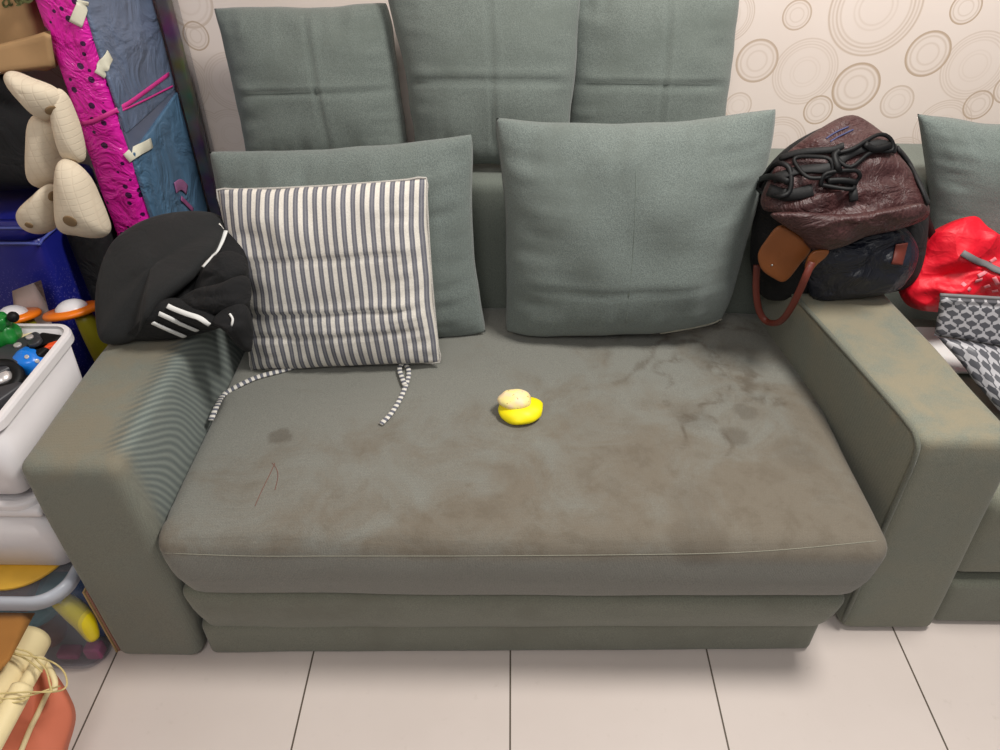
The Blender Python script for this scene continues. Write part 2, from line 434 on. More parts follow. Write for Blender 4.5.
def coords(lo, hi, r, n):
    a = [lo, lo+r*.12, lo+r*.3, lo+r*.6, lo+r]
    b = [hi-r, hi-r*.6, hi-r*.3, hi-r*.12, hi]
    m = [lo+r+(hi-lo-2*r)*i/n for i in range(1, n)]
    return a+m+b
def rbox_bm(lo, hi, r=.01, n=(4, 4, 4), fn=None, bm=None):
    """rounded box; fn(Vector)->Vector reshapes it"""
    bm = bm or bmesh.new(); lo = Vector(lo); hi = Vector(hi)
    r = min(r, *(.49*(hi[i]-lo[i]) for i in range(3)))
    cs = [coords(lo[i], hi[i], r, n[i]) for i in range(3)]
    new = []
    def mp(p):
        q = Vector([min(max(p[i], lo[i]+r), hi[i]-r) for i in range(3)]); d = p-q
        if d.length > 1e-9: d = d.normalized()*r
        q = q+d
        return fn(q) if fn else q
    for ax in range(3):
        a, b = (ax+1) % 3, (ax+2) % 3
        for side in (lo[ax], hi[ax]):
            g = []
            for ca in cs[a]:
                row = []
                for cb in cs[b]:
                    p = Vector((0, 0, 0)); p[ax] = side; p[a] = ca; p[b] = cb
                    row.append(bm.verts.new(mp(p)))
                g.append(row); new += row
            for i in range(len(g)-1):
                for j in range(len(g[0])-1):
                    bm.faces.new((g[i][j], g[i+1][j], g[i+1][j+1], g[i][j+1]))
    bmesh.ops.remove_doubles(bm, verts=new, dist=1e-5)
    return bm
def trilin(c, lo, hi):
    """c: 8 corners ordered (x0y0z0,x1y0z0,x0y1z0,x1y1z0, same for z1)"""
    c = [Vector(q) for q in c]; lo = Vector(lo); hi = Vector(hi)
    def f(p):
        u, v, w = ((p[i]-lo[i])/(hi[i]-lo[i]) for i in range(3))
        def l(a, b, t): return a+(b-a)*t
        return l(l(l(c[0], c[1], u), l(c[2], c[3], u), v), l(l(c[4], c[5], u), l(c[6], c[7], u), v), w)
    return f
def nz(p, s, seed=0): return noise.noise(Vector(p)*s+Vector((seed*7.3, seed*3.1, seed*1.7)))

def catmull(pts, n, closed=False):
    pts = [Vector(p) for p in pts]; out = []; N = len(pts)
    segs = N if closed else N-1
    for i in range(segs):
        if closed: a, b, c, d = pts[(i-1) % N], pts[i], pts[(i+1) % N], pts[(i+2) % N]
        else: a, b, c, d = pts[max(i-1, 0)], pts[i], pts[i+1], pts[min(i+2, N-1)]
        for k in range(n):
            t = k/n
            out.append(.5*((2*b)+(c-a)*t+(2*a-5*b+4*c-d)*t*t+(3*b-a-3*c+d)*t**3))
    if not closed: out.append(pts[-1])
    return out
def tube_bm(pts, r, seg=8, bm=None, smooth=4, flat=None, closed=False):
    """round tube, or a flat strap when flat=(width, normal)"""
    bm = bm or bmesh.new(); uvl = bm.loops.layers.uv.verify()
    P = catmull(pts, smooth, closed) if smooth else [Vector(p) for p in pts]
    N = len(P); rings = []; up = Vector((0, 0, 1)); L = 0; ls = []
    for i, p in enumerate(P):
        if closed: t = P[(i+1) % N]-P[i-1]
        else: t = P[min(i+1, N-1)]-P[max(i-1, 0)]
        t.normalize()
        ref = flat[1] if flat else up
        if callable(ref): ref = ref(i/(N-1))
        ref = Vector(ref)
        s = t.cross(ref)
        if s.length < 1e-4: s = t.cross(Vector((1, 0, 0)))
        s.normalize(); n = s.cross(t).normalized()
        ring = []
        for k in range(seg):
            a = 2*math.pi*k/seg
            if flat:
                ca, sa = math.cos(a), math.sin(a)
                q = p+s*(flat[0]/2)*math.copysign(abs(ca)**.35, ca)+n*r*math.copysign(abs(sa)**.6, sa)
            else: q = p+(s*math.cos(a)+n*math.sin(a))*(r(i/(N-1)) if callable(r) else r)
            ring.append(bm.verts.new(q))
        rings.append(ring)
        if i: L += (P[i]-P[i-1]).length
        ls.append(L)
    rng = range(N if closed else N-1)
    for i in rng:
        j = (i+1) % N
        for k in range(seg):
            f = bm.faces.new((rings[i][k], rings[i][(k+1) % seg], rings[j][(k+1) % seg], rings[j][k]))
            u0, u1 = ls[i]/.013, (ls[j] if j else L)/.013
            for lp, uv in zip(f.loops, ((u0, k/seg), (u0, (k+1)/seg), (u1, (k+1)/seg), (u1, k/seg))): lp[uvl].uv = uv
    if not closed:
        bm.faces.new(rings[0]); bm.faces.new(rings[-1][::-1])
    return bm

def cushion_bm(c, T, Tb=None, pinch=.05, n=56, creases=(), wr=.004, seed=0, bulge=.55, expo=2.6, low=0.0, blunt=.022, edges=(0, 0, 0, 0)):
    """pillow from corners TL,TR,BR,BL; T front puff, Tb back puff"""
    TL, TR, BR, BL = [Vector(q) for q in c]; Tb = T if Tb is None else Tb
    nrm = (TR-TL).cross(TL-BL).normalized()
    if nrm.y > 0: nrm = -nrm
    bm = bmesh.new(); uvl = bm.loops.layers.uv.verify(); front = []; back = []
    for j in range(n+1):
        fr = []; bk = []
        for i in range(n+1):
            u = -math.cos(math.pi*i/n)*.35+(-1+2*i/n)*.65; v = -math.cos(math.pi*j/n)*.35+(-1+2*j/n)*.65
            uu = u*(1-pinch*(1-v*v)**1.2); vv = v*(1-pinch*(1-u*u)**1.2)
            a, b = (uu+1)/2, (vv+1)/2
            p = (BL*(1-a)+BR*a)*(1-b)+(TL*(1-a)+TR*a)*b
            et, er, eb, el = edges
            hx = (TR-TL).normalized(); hz = (TL-BL).normalized()
            un, vn = (u+1)/2, (v+1)/2
            ju = .0035*nz((v*3.1, 7, 1), 1, seed); jv = .0035*nz((u*3.1, 3, 5), 1, seed)
            p = p+hz*((1-u*u)*(et*vn**2-eb*(1-vn)**2)+jv*abs(v))+hx*((1-v*v)*(er*un**2-el*(1-un)**2)+ju*abs(u))
            k9 = blunt*(abs(u)**7)*(abs(v)**7); p = p+((TL+TR+BR+BL)/4-p)*k9
            h = max(0, (1-abs(u)**expo)*(1-abs(v)**expo))**bulge
            h *= 1-low*v
            edge = min(1, 4*max(0, 1-max(abs(u), abs(v))))
            # puckers that run away from the seams
            w = nz((u*9, v*2.2, 0), 1.0, seed)*(abs(v)**3)+nz((u*2.2, v*9, 3), 1.0, seed)*(abs(u)**3)+.8*nz((u*1.7, v*1.7, 5), 1.3, seed)
            d = w*wr*2.2*edge
            for (ax, at, dep, wd) in creases:
                q = (u if ax == 'v' else v)-at-.02*nz((u*2, v*2, 9), 1, seed)
                d -= dep*math.exp(-(q/wd)**2)*edge
                d += dep*.5*math.exp(-((q-wd*2.2)/(wd*1.3))**2)*edge
            fr.append((p+nrm*(T*h+d), u, v)); bk.append((p-nrm*(Tb*h), u, v))
        front.append(fr); back.append(bk)
    F_ = [[bm.verts.new(x[0]) for x in r] for r in front]; B_ = [[bm.verts.new(x[0]) for x in r] for r in back]
    for g, src in ((F_, front), (B_, back)):
        for j in range(n):
            for i in range(n):
                f = bm.faces.new((g[j][i], g[j][i+1], g[j+1][i+1], g[j+1][i]))
                for lp, (jj, ii) in zip(f.loops, ((j, i), (j, i+1), (j+1, i+1), (j+1, i))):
                    lp[uvl].uv = ((src[jj][ii][1]+1)/2, (src[jj][ii][2]+1)/2)
    bmesh.ops.remove_doubles(bm, verts=bm.verts, dist=2e-5)
    return bm

def blob_bm(outline, nrm, T, Tb, rings=16, sm=6, wr=.01, fs=(6, 6, 6), seed=0, p=2.4, q=.55, centre=None, bm=None, edge_wr=.3):
    """inflated outline (star shaped about its centre) with noise folds"""
    O = catmull(outline, sm, True); nrm = Vector(nrm).normalized()
    C = Vector(centre) if centre else sum(O, Vector())/len(O)
    bm = bm or bmesh.new(); uvl = bm.loops.layers.uv.verify()
    ux = Vector((1, 0, 0)); uz = nrm.cross(ux).normalized(); N = len(O)
    def side(sgn, th):
        c = bm.verts.new(C+nrm*sgn*th); R = []
        for k in range(1, rings+1):
            r = math.sin(math.pi/2*k/rings); row = []
            for o in O:
                b = C+(o-C)*r
                h = max(0, 1-r**p)**q
                m = Vector((b.x*fs[0], b.y*fs[1], b.z*fs[2]))
                # ridged folds
                f = (1-2*abs(nz(m, 1, seed)))*.6+nz(m, 2.3, seed+2)*.4
                d = f*wr*(h*(1-edge_wr)+edge_wr if k < rings else 0)
                row.append(bm.verts.new(b+nrm*sgn*(th*h+d)))
            R.append(row)
        for i in range(N): bm.faces.new((c, R[0][i], R[0][(i+1) % N]))
        for k in range(rings-1):
            for i in range(N): bm.faces.new((R[k][i], R[k+1][i], R[k+1][(i+1) % N], R[k][(i+1) % N]))
        return R[-1]
    a = side(1, T); b = side(-1, Tb)
    bmesh.ops.remove_doubles(bm, verts=a+b, dist=1e-5)
    for f in bm.faces:
        for lp in f.loops:
            d = lp.vert.co-C; lp[uvl].uv = (d.dot(ux), d.dot(uz))
    return bm
def drape(name, px, obs, mat, parent, width=None, r=.002, lift=.002, sm=4, seg=8, step=3):
    """lay a strap (width) or cord (r) over surfaces of the thing, following them"""
    path = catmull([Vector((a, b, 0)) for a, b in px], step)
    P = []; NN = []
    for q in path:
        h = hit(q.x, q.y, obs, lift)
        if h: P.append(h[0]); NN.append(h[1])
    if len(P) < 2: return None
    # calm the path so it spans small folds
    for _ in range(2): P = [P[0]]+[(P[i-1]+P[i]*2+P[i+1])/4 for i in range(1, len(P)-1)]+[P[-1]]
    n = sum(NN, Vector()).normalized()
    f = None
    if width:
        K = len(NN)
        f = (width, lambda t: NN[min(K-1, int(t*(K-1)+.5))]+n*.5)
    return obj(name, tube_bm(P, r, seg, smooth=1 if len(P) > 3 else 2, flat=f), mat, parent)
def disc_bm(c, axis, r, h, seg=32, bev=.2, bm=None, top_r=None):
    """lathe: short rounded cylinder from c along axis"""
    bm = bm or bmesh.new(); axis = Vector(axis).normalized(); c = Vector(c)
    s = axis.cross(Vector((0, 1, .1))).normalized(); t = axis.cross(s)
    tr = r if top_r is None else top_r; b = min(h, r)*bev
    prof = [(0, 0), (r-b, 0), (r-b*.3, b*.3), (r, b), (tr, h-b), (tr-b*.3, h-b*.3), (tr-b, h), (0, h)]
    return lathe_bm(c, axis, prof, seg, bm)
def lathe_bm(c, axis, prof, seg=32, bm=None):
    bm = bm or bmesh.new(); axis = Vector(axis).normalized(); c = Vector(c)
    s = axis.cross(Vector((0, 1, .1))).normalized(); t = axis.cross(s); R = []
    for (r, h) in prof:
        if r < 1e-6: R.append([bm.verts.new(c+axis*h)])
        else: R.append([bm.verts.new(c+axis*h+(s*math.cos(2*math.pi*k/seg)+t*math.sin(2*math.pi*k/seg))*r) for k in range(seg)])
    for a, b in zip(R, R[1:]):
        for k in range(seg):
            k2 = (k+1) % seg
            if len(a) == 1 and len(b) == 1: continue
            if len(a) == 1: bm.faces.new((a[0], b[k], b[k2]))
            elif len(b) == 1: bm.faces.new((a[k], b[0], a[k2]))
            else: bm.faces.new((a[k], b[k], b[k2], a[k2]))
    return bm
def ball_bm(c, r, n=24, bm=None):
    rr = r if isinstance(r, (tuple, list)) else (r, r, r)
    bm = bm or bmesh.new(); new = bmesh.ops.create_uvsphere(bm, u_segments=n, v_segments=n//2, radius=1)['verts']
    for v in new: v.co = Vector((v.co.x*rr[0], v.co.y*rr[1], v.co.z*rr[2]))+Vector(c)
    return bm

# ================================================================ SETTING
fl = obj('floor', rbox_bm((-1.5, -.3, -.03), (2.2, WY, 0), .002, (2, 2, 1)), m_floor(), smooth=False); tag(fl, kind='structure')
wl = obj('wall_back', rbox_bm((-1.5, WY, -.03), (2.2, WY+.1, 2.6), .002, (2, 1, 2)), m_wall(), smooth=False); tag(wl, kind='structure')
M['sidewall'] = plain('cream_side_wall', (214, 200, 186), .8, var=.03)
ws = obj('wall_left', rbox_bm((-1.6, -.3, -.03), (-1.5, WY, 2.6), .002, (1, 2, 2)), 'sidewall', smooth=False); tag(ws, kind='structure')

# ================================================================ SOFA
sofa = thing('sofa', (0, 1.2, 0), 'large grey-green fabric sofa with boxy armrests, a stained seat and a folded layer under it', 'sofa')
def fn_armL(p):
    w = Vector(p); k = max(0, (p.y-.95)/.7)
    if p.x > -.69: w.x += .012*math.sin(min(1, (p.z)/.55)*math.pi)
    w.z += (.004*nz(p, 7, 1)-.006*math.exp(-((p.y-1.25)/.25)**2)) if p.z > .4 else 0
    w.x += .003*nz(p, 6, 2); w.y += .003*nz(p, 6, 3)
    return w
armL = obj('armrest', rbox_bm((-.786, .833, .004), (-.617, 1.70, .552), .022, (8, 24, 16), fn_armL), 'arm_left', sofa)
armL['label'] = 'left armrest with ripple marks on its inner side'
lo, hi = (0, 0, 0), (1, 1, 1)
cR = [(.703, .917, .003), (.898, .917, .003), (.63, 1.55, .003), (.87, 1.55, .003),
      (.684, .910, .553), (.852, .910, .553), (.575, 1.50, .55), (.80, 1.50, .55)]
def fn_armR(p):
    # p in a 0..1 like box scaled to .17 x .62 x .54
    t = trilin(cR, (0, 0, 0), (.17, .62, .54)); w = t(p)
    w.z += .004*nz(w, 7, 5) if p.z > .4 else 0
    w.y += .003*nz(w, 6, 4)
    return w
armR = obj('armrest', rbox_bm((0, 0, 0), (.17, .62, .54), .02, (8, 20, 14), fn_armR), 'arm', sofa)
armR['label'] = 'right armrest with corded piping'
# piping along the inner front corner and inner top edge of the right arm
tr = trilin(cR, (0, 0, 0), (.17, .62, .54))
pp = [tr(Vector((.004, .56, .538))), tr(Vector((.003, .4, .541))), tr(Vector((.003, .2, .541))), tr(Vector((.002, .06, .539))), tr(Vector((.001, .018, .531))), tr(Vector((.001, .004, .50))),
      tr(Vector((.001, .003, .40))), tr(Vector((.001, .003, .2))), tr(Vector((.001, .003, .03)))]
obj('piping', tube_bm(pp, .0045, 8, smooth=5), 'piping', armR)
# seat cushion
def fn_seat(p):
    w = Vector(p)
    x, y, z = p
    u = (x-.025)/.63
    if z > .3:
        w.z += .016*max(0, 1-abs(u)**3)*min(1, max(0, (y-.80)/.12)) - .004
        w.z += .0035*nz((x*2.5, y*2.5, 0), 2, 7)
        f = math.exp(-((y-.865)/.04)**2)*max(0, min(1, (.35-x)/.3))     # ripples near the front edge
        w.z += .0022*f*math.sin(y*330+x*22+4*nz((x*3, y*2, 0), 2, 4))
        w.z -= .006*math.exp(-((y-1.05)/.18)**2)*math.exp(-((x-.1)/.35)**2)
    if y < 1.0:
        s = (z-.222)/.17
        w.y -= .012*math.sin(max(0, min(1, s))*math.pi)
        w.y += .016*(1-max(0, min(1, s)))**1.5
        w.y += .003*nz((x*3, 0, z*6), 2, 9)
        # front corners drop inward
        k = max(0, min(1, s)); w.x = .025+(w.x-.025)*(1-.045*(1-k)**1.2*max(0, min(1, (1.0-y)/.15)))
        w.z += .030*max(0, (x/.63))*(1-k)*.5
    return w
seat = obj('seat_cushion', rbox_bm((-.606, .812, .222), (.656, 1.535, .402), .034, (110, 50, 12), fn_seat), 'seat', sofa)
seat['label'] = 'broad seat cushion with brown stains and tide marks'
# top-stitch line just under the front edge
for nm, px in (('seam', [(165, 553), (250, 556), (350, 556), (450, 556), (600, 555), (750, 552), (876, 541)]),):
    drape(nm, px, [seat], 'thread', seat, r=.0008, lift=.0002, step=10)
for px in ([(275, 463), (270, 474), (264, 486), (258, 499), (255, 506)], [(272, 463), (276, 468), (278, 476), (275, 490)]):
    drape('pen_mark', px, [seat], 'pen', seat, r=.0007, lift=.0001, step=6)
def fn_l2(p):
    w = Vector(p); x, y, z = p
    if y < 1.0:
        s = max(0, min(1, (z-.085)/.13)); w.y += .022*(1-s)**1.3 - .006*math.sin(s*math.pi)
        w.y += .002*nz((x*4, 0, z*9), 2, 3)
        w.x = .01+(w.x-.01)*(1-.03*(1-s))
        w.z += .022*max(0, x/.62)*(1-s)+.006*math.sin(x*4+1)*(1-s)
    return w
obj('folded_layer', rbox_bm((-.607, .832, .082), (.630, 1.5, .228), .020, (60, 8, 10), fn_l2), 'base', sofa)['label'] = 'folded layer under the seat cushion'
obj('plinth', rbox_bm((-.603, .843, .001), (.626, 1.5, .105), .016, (30, 8, 6), lambda p: p+Vector((0, .024*max(0, p.x+.6)/1.2+.002*nz(p, 8, 3), 0))), 'base', sofa)
# backrest (whole length)
def fn_back(p):
    w = Vector(p); w.z += .004*nz(p, 6, 2)
    if p.y < 1.6: w.y += -.03*(1-max(0, min(1, (p.z-.1)/.62)))
    return w
obj('backrest', rbox_bm((-.615, 1.545, .06), (.79, 1.765, .722), .03, (30, 8, 14), fn_back), 'back', sofa)
obj('backrest', rbox_bm((.795, 1.545, .06), (1.75, 1.765, .735), .03, (20, 8, 14), fn_back), 'back', sofa)
# neighbouring seat right of the arm
def fn_seat2(p):
    w = Vector(p)
    if p.y < 1.1:
        s = max(0, min(1, (p.z-.145)/.24)); w.y += .02*(1-s)
    return w
obj('seat_cushion', rbox_bm((.875, .925, .142), (1.75, 1.535, .395), .04, (20, 20, 10), fn_seat2), 'arm', sofa)['label'] = 'second seat right of the right armrest'
obj('plinth', rbox_bm((.895, .935, .002), (1.75, 1.5, .142), .02, (10, 8, 6)), 'base', sofa)

# ================================================================ PILLOWS
G1 = 'grey-green pillows standing on the backrest'
def pillow(name, c, T, label, cat, mat, group=None, **kw):
    bm = cushion_bm(c, T, **kw)
    o = obj(name, bm, mat); tag(o, label, cat, group); return o
cr = (('v', .0, .006, .028), ('h', -.02, .005, .03))
pillow('pillow', [W(212, 6, y=1.735), W(388, 1, y=1.735), (-.228, 1.635, .72), (-.60, 1.635, .705)], .065,
       'grey-green pillow on the backrest, left of three, with cream wallpaper to its left', 'pillow', 'pillow_top', G1, Tb=.03, creases=(('v', .1, .006, .026), ('h', -.05, .007, .028)), seed=1, pinch=.02, wr=.004, edges=(-.004, .006, 0, -.004))
pillow('pillow', [(-.268, 1.725, 1.105), (.150, 1.725, 1.105), (.124, 1.60, .736), (-.204, 1.60, .736)], .075,
       'grey-green pillow on the backrest, middle one of three, reaching lowest', 'pillow', 'pillow_top', G1, Tb=.03, creases=(('v', .05, .005, .026), ('h', -.12, .007, .028)), seed=2, pinch=.02, wr=.004, edges=(0, .004, .004, -.004))
pillow('pillow', [(.122, 1.735, 1.085), (.478, 1.735, 1.085), (.476, 1.635, .72), (.122, 1.635, .725)], .065,
       'grey-green pillow on the backrest, right of three, nearest the backpack', 'pillow', 'pillow_top', G1, Tb=.03, creases=(('v', .12, .006, .026), ('h', -.1, .007, .028)), seed=3, pinch=.02, wr=.004, edges=(0, .004, 0, -.006))
G2 = 'large grey-green pillows leaning on the sofa seat'
pillow('pillow', [W(206, 150, y=1.47), W(474, 132, y=1.47), W(488, 334, y=1.40), W(232, 350, y=1.40)], .07,
       'large grey-green pillow on the seat, half hidden behind the striped cushion', 'pillow', 'pillow', G2, Tb=.04, creases=(('v', -.25, .006, .018),), seed=5, pinch=.03, wr=.006, edges=(-.008, -.008, .004, -.01))
pr = pillow('pillow', [W(492, 115, y=1.47), W(780, 106, y=1.46), W(722, 325, y=1.395), W(503, 334, y=1.40)], .095,
       'large grey-green pillow standing upright and unobstructed at the centre right of the seat', 'pillow', 'pillow', G2, Tb=.045, creases=(('v', .02, .003, .012), ('h', -.45, .003, .03)), seed=8, pinch=.02, wr=.006, low=.12, blunt=.03, edges=(-.020, .012, .014, -.012))
drape('seam', [(636, 129), (636, 180), (634, 240), (630, 290), (626, 322)], [pr], 'pillow_seam', pr, r=.0009, lift=.0001, step=8)
drape('zip_edge', [(660, 333), (690, 328), (712, 323), (724, 317)], [pr], 'thread', pr, r=.0018, lift=.001, step=6)
pillow('pillow', [W(915, 112, y=1.555), W(1120, 122, y=1.555), W(1100, 262, y=1.51), W(925, 262, y=1.51)], .07,
       'grey-green pillow cut by the right edge of the photo, behind the red bag', 'pillow', 'pillow', Tb=.02, seed=9, pinch=.03, wr=.005, edges=(-.012, 0, 0, -.012))

# striped cushion
sc = thing('striped_cushion', W(345, 365, z=.405), 'square cushion with narrow grey and white stripes and fabric ties', 'cushion')
cs = [W(217, 190, y=1.36), W(426, 178, y=1.36), W(440, 362, y=1.275), W(252, 371, y=1.28)]
sb = obj('cover', cushion_bm(cs, .05, .045, pinch=.02, blunt=0, creases=(('h', .3, .004, .03), ('h', -.3, .007, .03), ('h', -.55, .005, .025)), seed=12, wr=.0065, bulge=.5, expo=3), 'stripe', sc)
edge = []
TL, TR, BR, BL = cs
for a, b in ((TL, TR), (TR, BR), (BR, BL), (BL, TL)):
    for k in range(12):
        t = k/12; mid = (TL+TR+BR+BL)/4
        p = a*(1-t)+b*t; edge.append(p+(mid-p)*.02*4*t*(1-t)*1.0)
obj('seam', tube_bm(edge, .0022, 6, smooth=2, closed=True), 'seam_ticking', sc)
def on_seat(px, lift=.005):
    out = []
    for (u, v) in px:
        h = hit(u, v, [seat], lift); out.append(h[0] if h else W(u, v, z=.41))
    return out
t1 = on_seat([(297, 368), (280, 373), (258, 379), (240, 387), (226, 396), (217, 406), (211, 420)])
obj('tie', tube_bm(t1, .0022, 8, smooth=6, flat=(.011, (0, -.3, 1))), 'tie', sc)
t2 = on_seat([(400, 362), (406, 366), (409, 375), (405, 390), (398, 405), (390, 417), (381, 426)])
obj('tie', tube_bm(t2, .0022, 8, smooth=6, flat=(.010, (0, -.3, 1))), 'tie', sc)
t3 = on_seat([(404, 364), (400, 372), (402, 380), (405, 388)], .009)
obj('tie', tube_bm(t3, .0022, 8, smooth=6, flat=(.010, (0, -.3, 1))), 'tie', sc)
t4 = [W(222, 226, y=1.33), W(214, 232, y=1.32), W(216, 240, y=1.31), W(226, 240, y=1.32), W(232, 236, y=1.33)]
obj('tie', tube_bm(t4, .0022, 8, smooth=6, flat=(.014, (0, -1, .3))), 'tie', sc)

# ================================================================ TOY ON SEAT
toy = thing('toy', W(520, 415, z=.408), 'small bright yellow toy with a cream speckled lump on top, alone on the seat', 'toy')
c = W(521, 413, z=.418)
def lump(c, rr, seed, amp, flatten=0):
    bm = ball_bm((0, 0, 0), 1.0, 32)
    for v in bm.verts:
        p = v.co.copy(); k = 1+amp*nz(p, 1.6, seed); v.co = Vector((p.x*rr[0]*k, p.y*rr[1]*k, p.z*rr[2]*k))
        if flatten and v.co.z < -flatten: v.co.z = -flatten
        v.co += c
    return bm
obj('body', lump(c+Vector((0, .006, .004)), (.045, .040, .019), 3, .12, .014), 'toyyellow', toy)
obj('head', lump(Vector((c.x-.012, c.y+.012, c.z+.024)), (.033, .026, .018), 5, .12), 'dough', toy)

# ================================================================ JACKET ON LEFT ARM
jk = thing('jacket', (-.69, 1.3, .556), 'black track jacket with three white stripes heaped on the left armrest', 'jacket')
jo = [W(112, 338, z=.560), W(104, 300, y=1.24), W(112, 262, y=1.30), W(150, 228, y=1.37), W(190, 218, y=1.38), W(222, 222, y=1.37),
      W(243, 240, y=1.33), W(249, 280, y=1.26), W(250, 312, y=1.23), W(246, 338, y=1.21), W(228, 328, z=.556), W(190, 333, z=.558), W(150, 338, z=.56)]
jb = obj('body', blob_bm(jo, (.15, -.75, .6), .05, .05, wr=.014, fs=(7, 7, 16), seed=4, rings=20, q=.5), 'black_cloth2', jk)
def JW(l): return [W(a, b, y=y) if y > 0 else W(a, b, z=.562) for a, b, y in l]
folds = []
for k, (l, T) in enumerate((([(196, 288, 1.22), (205, 268, 1.23), (224, 252, 1.24), (243, 256, 1.24), (248, 272, 1.22), (236, 288, 1.20), (214, 300, 1.19), (198, 300, 1.19)], .035),
                            ([(178, 302, 1.18), (196, 290, 1.19), (220, 284, 1.19), (246, 276, 1.20), (251, 296, 1.18), (242, 312, 1.16), (216, 316, 1.16), (192, 312, 1.16)], .034),
                            ([(212, 322, 1.14), (226, 308, 1.15), (244, 304, 1.16), (252, 322, 1.15), (251, 350, 1.14), (240, 348, 1.14), (226, 332, 1.13)], .028))):
    folds.append(obj('fold', blob_bm(JW(l), (.1, -.75, .6), T, .03, wr=.010, fs=(10, 10, 26), seed=60+k, rings=14, q=.5), 'black_cloth2', jk))
sv = obj('sleeve', blob_bm(JW([(128, 339, 0), (140, 322, 1.15), (158, 304, 1.16), (176, 298, 1.17), (200, 306, 1.16), (216, 316, 1.15), (220, 326, 1.14), (206, 332, 0), (170, 339, 0)]), (.05, -.72, .65), .030, .03, wr=.004, fs=(12, 12, 20), seed=14, rings=16, q=.5), 'black_cloth2', jk)
hd = obj('hood', blob_bm(JW([(104, 343, 0), (97, 318, 1.20), (98, 282, 1.25), (110, 248, 1.31), (132, 228, 1.35), (160, 216, 1.38), (192, 212, 1.38), (218, 215, 1.37), (225, 228, 1.34), (216, 250, 1.27), (200, 272, 1.22), (180, 290, 1.185), (160, 306, 1.16), (146, 322, 1.14), (134, 340, 0)]),
         (.2, -.72, .62), .045, .03, wr=.008, fs=(6, 6, 9), seed=15, rings=20, q=.42, p=3), 'black_cloth', jk)
for px in ([(153, 321), (168, 328), (184, 335)], [(160, 313), (178, 321), (197, 329)], [(168, 306), (188, 314), (210, 323)]):
    drape('stripe', px, [sv, jb]+folds, 'white_stripe', jk, width=.0095, r=.0015, lift=.004, step=8)
drape('hood_edge', [(226, 232), (222, 243), (215, 255), (204, 268)], [hd, jb]+folds, 'white_stripe', jk, width=.008, r=.0015, lift=.003, step=6)
drape('drawcord', [(230, 314), (233, 319), (232, 325)], folds+[jb], 'white_stripe', jk, r=.0022, lift=.002, step=4)

# ================================================================ BACKPACK
bp = thing('backpack', (.67, 1.40, .556), 'maroon and navy backpack with black buckles and tan leather tabs, on the right armrest', 'backpack')
Y0 = 1.42
def q_(l, y=Y0): return [W(a, b, y=(y if not isinstance(y, list) else y[i])) for i, (a, b) in enumerate(l)]
body = obj('body', blob_bm(q_([(758, 200), (768, 170), (800, 140), (850, 122), (893, 148), (920, 195), (922, 240), (910, 280), (880, 292), (815, 294), (786, 298), (762, 296), (752, 262)]),
                           (0, -.95, .3), .085, .085, wr=.01, seed=21, q=.45, p=3), 'black_cloth2', bp)
low = obj('front_pocket', blob_bm(q_([(800, 246), (840, 236), (880, 226), (905, 228), (917, 250), (908, 275), (893, 290), (850, 298), (814, 299), (806, 275)], 1.345),
                                  (0, -.95, .3), .04, .05, wr=.014, fs=(9, 9, 16), seed=23, q=.5, p=3), 'navy', bp)
flap = obj('flap', blob_bm(q_([(763, 192), (782, 158), (815, 132), (850, 116), (880, 134), (902, 165), (924, 200), (926, 218), (900, 229), (868, 236), (842, 247), (815, 250), (797, 232), (777, 214), (763, 208)],
                              [1.33, 1.36, 1.39, 1.42, 1.41, 1.38, 1.345, 1.32, 1.30, 1.285, 1.27, 1.27, 1.285, 1.30, 1.315]),
                           (0, -.75, .65), .045, .03, wr=.022, fs=(8, 8, 20), seed=25, q=.5, p=3, rings=20), 'maroon', bp)
lf = obj('flap_fold', blob_bm(q_([(771, 214), (800, 212), (850, 214), (900, 206), (923, 204), (924, 216), (895, 226), (865, 233), (840, 245), (815, 248), (800, 236), (785, 226)], 1.265),
                              (0, -.85, .4), .022, .02, wr=.012, fs=(8, 8, 18), seed=27, q=.5), 'maroon', bp)
allb = [body, low, flap, lf]
# webbing straps and buckles over the flap
drape('strap', [(775, 180), (800, 172), (830, 168), (850, 152), (880, 145), (892, 150)], [flap, body], 'black_web', bp, width=.018, r=.003, lift=.006, step=5)
drape('strap', [(770, 190), (790, 195), (812, 190)], [flap, body], 'black_web', bp, width=.022, r=.003, lift=.005, step=5)
drape('strap', [(845, 180), (852, 190), (853, 200)], [flap, body, lf], 'black_web', bp, width=.016, r=.003, lift=.004, step=5)
drape('strap', [(782, 160), (800, 154), (830, 150), (842, 146)], [flap, body], 'black_web', bp, width=.012, r=.004, lift=.006, step=5)
drape('strap', [(896, 150), (908, 165), (920, 190), (926, 204)], [flap, body], 'black_web', bp, width=.014, r=.003, lift=.004, step=5)
def buckle(px, r=.0030, lift=.012, obs=allb):
    P = [h[0] for h in (hit(a, b, obs, lift) for a, b in px) if h]
    m = sum(P, Vector())/len(P)
    P = [p+(m-p)*.05 for p in P]
    return obj('buckle', tube_bm(P, r*.8, 8, smooth=4, closed=True, flat=(r*2.4, (0, -.8, .6))), 'black_plastic', bp)
buckle([(817, 183), (823, 172), (850, 170), (857, 175), (856, 188), (848, 190), (822, 188)])
buckle([(762, 172), (778, 168), (790, 172), (790, 190), (776, 195), (763, 188)], .004)
buckle([(833, 160), (848, 148), (874, 138), (886, 142), (888, 154), (868, 156), (846, 168)], .003)
buckle([(795, 160), (812, 158), (830, 164), (828, 174), (808, 178), (797, 172)], .003)
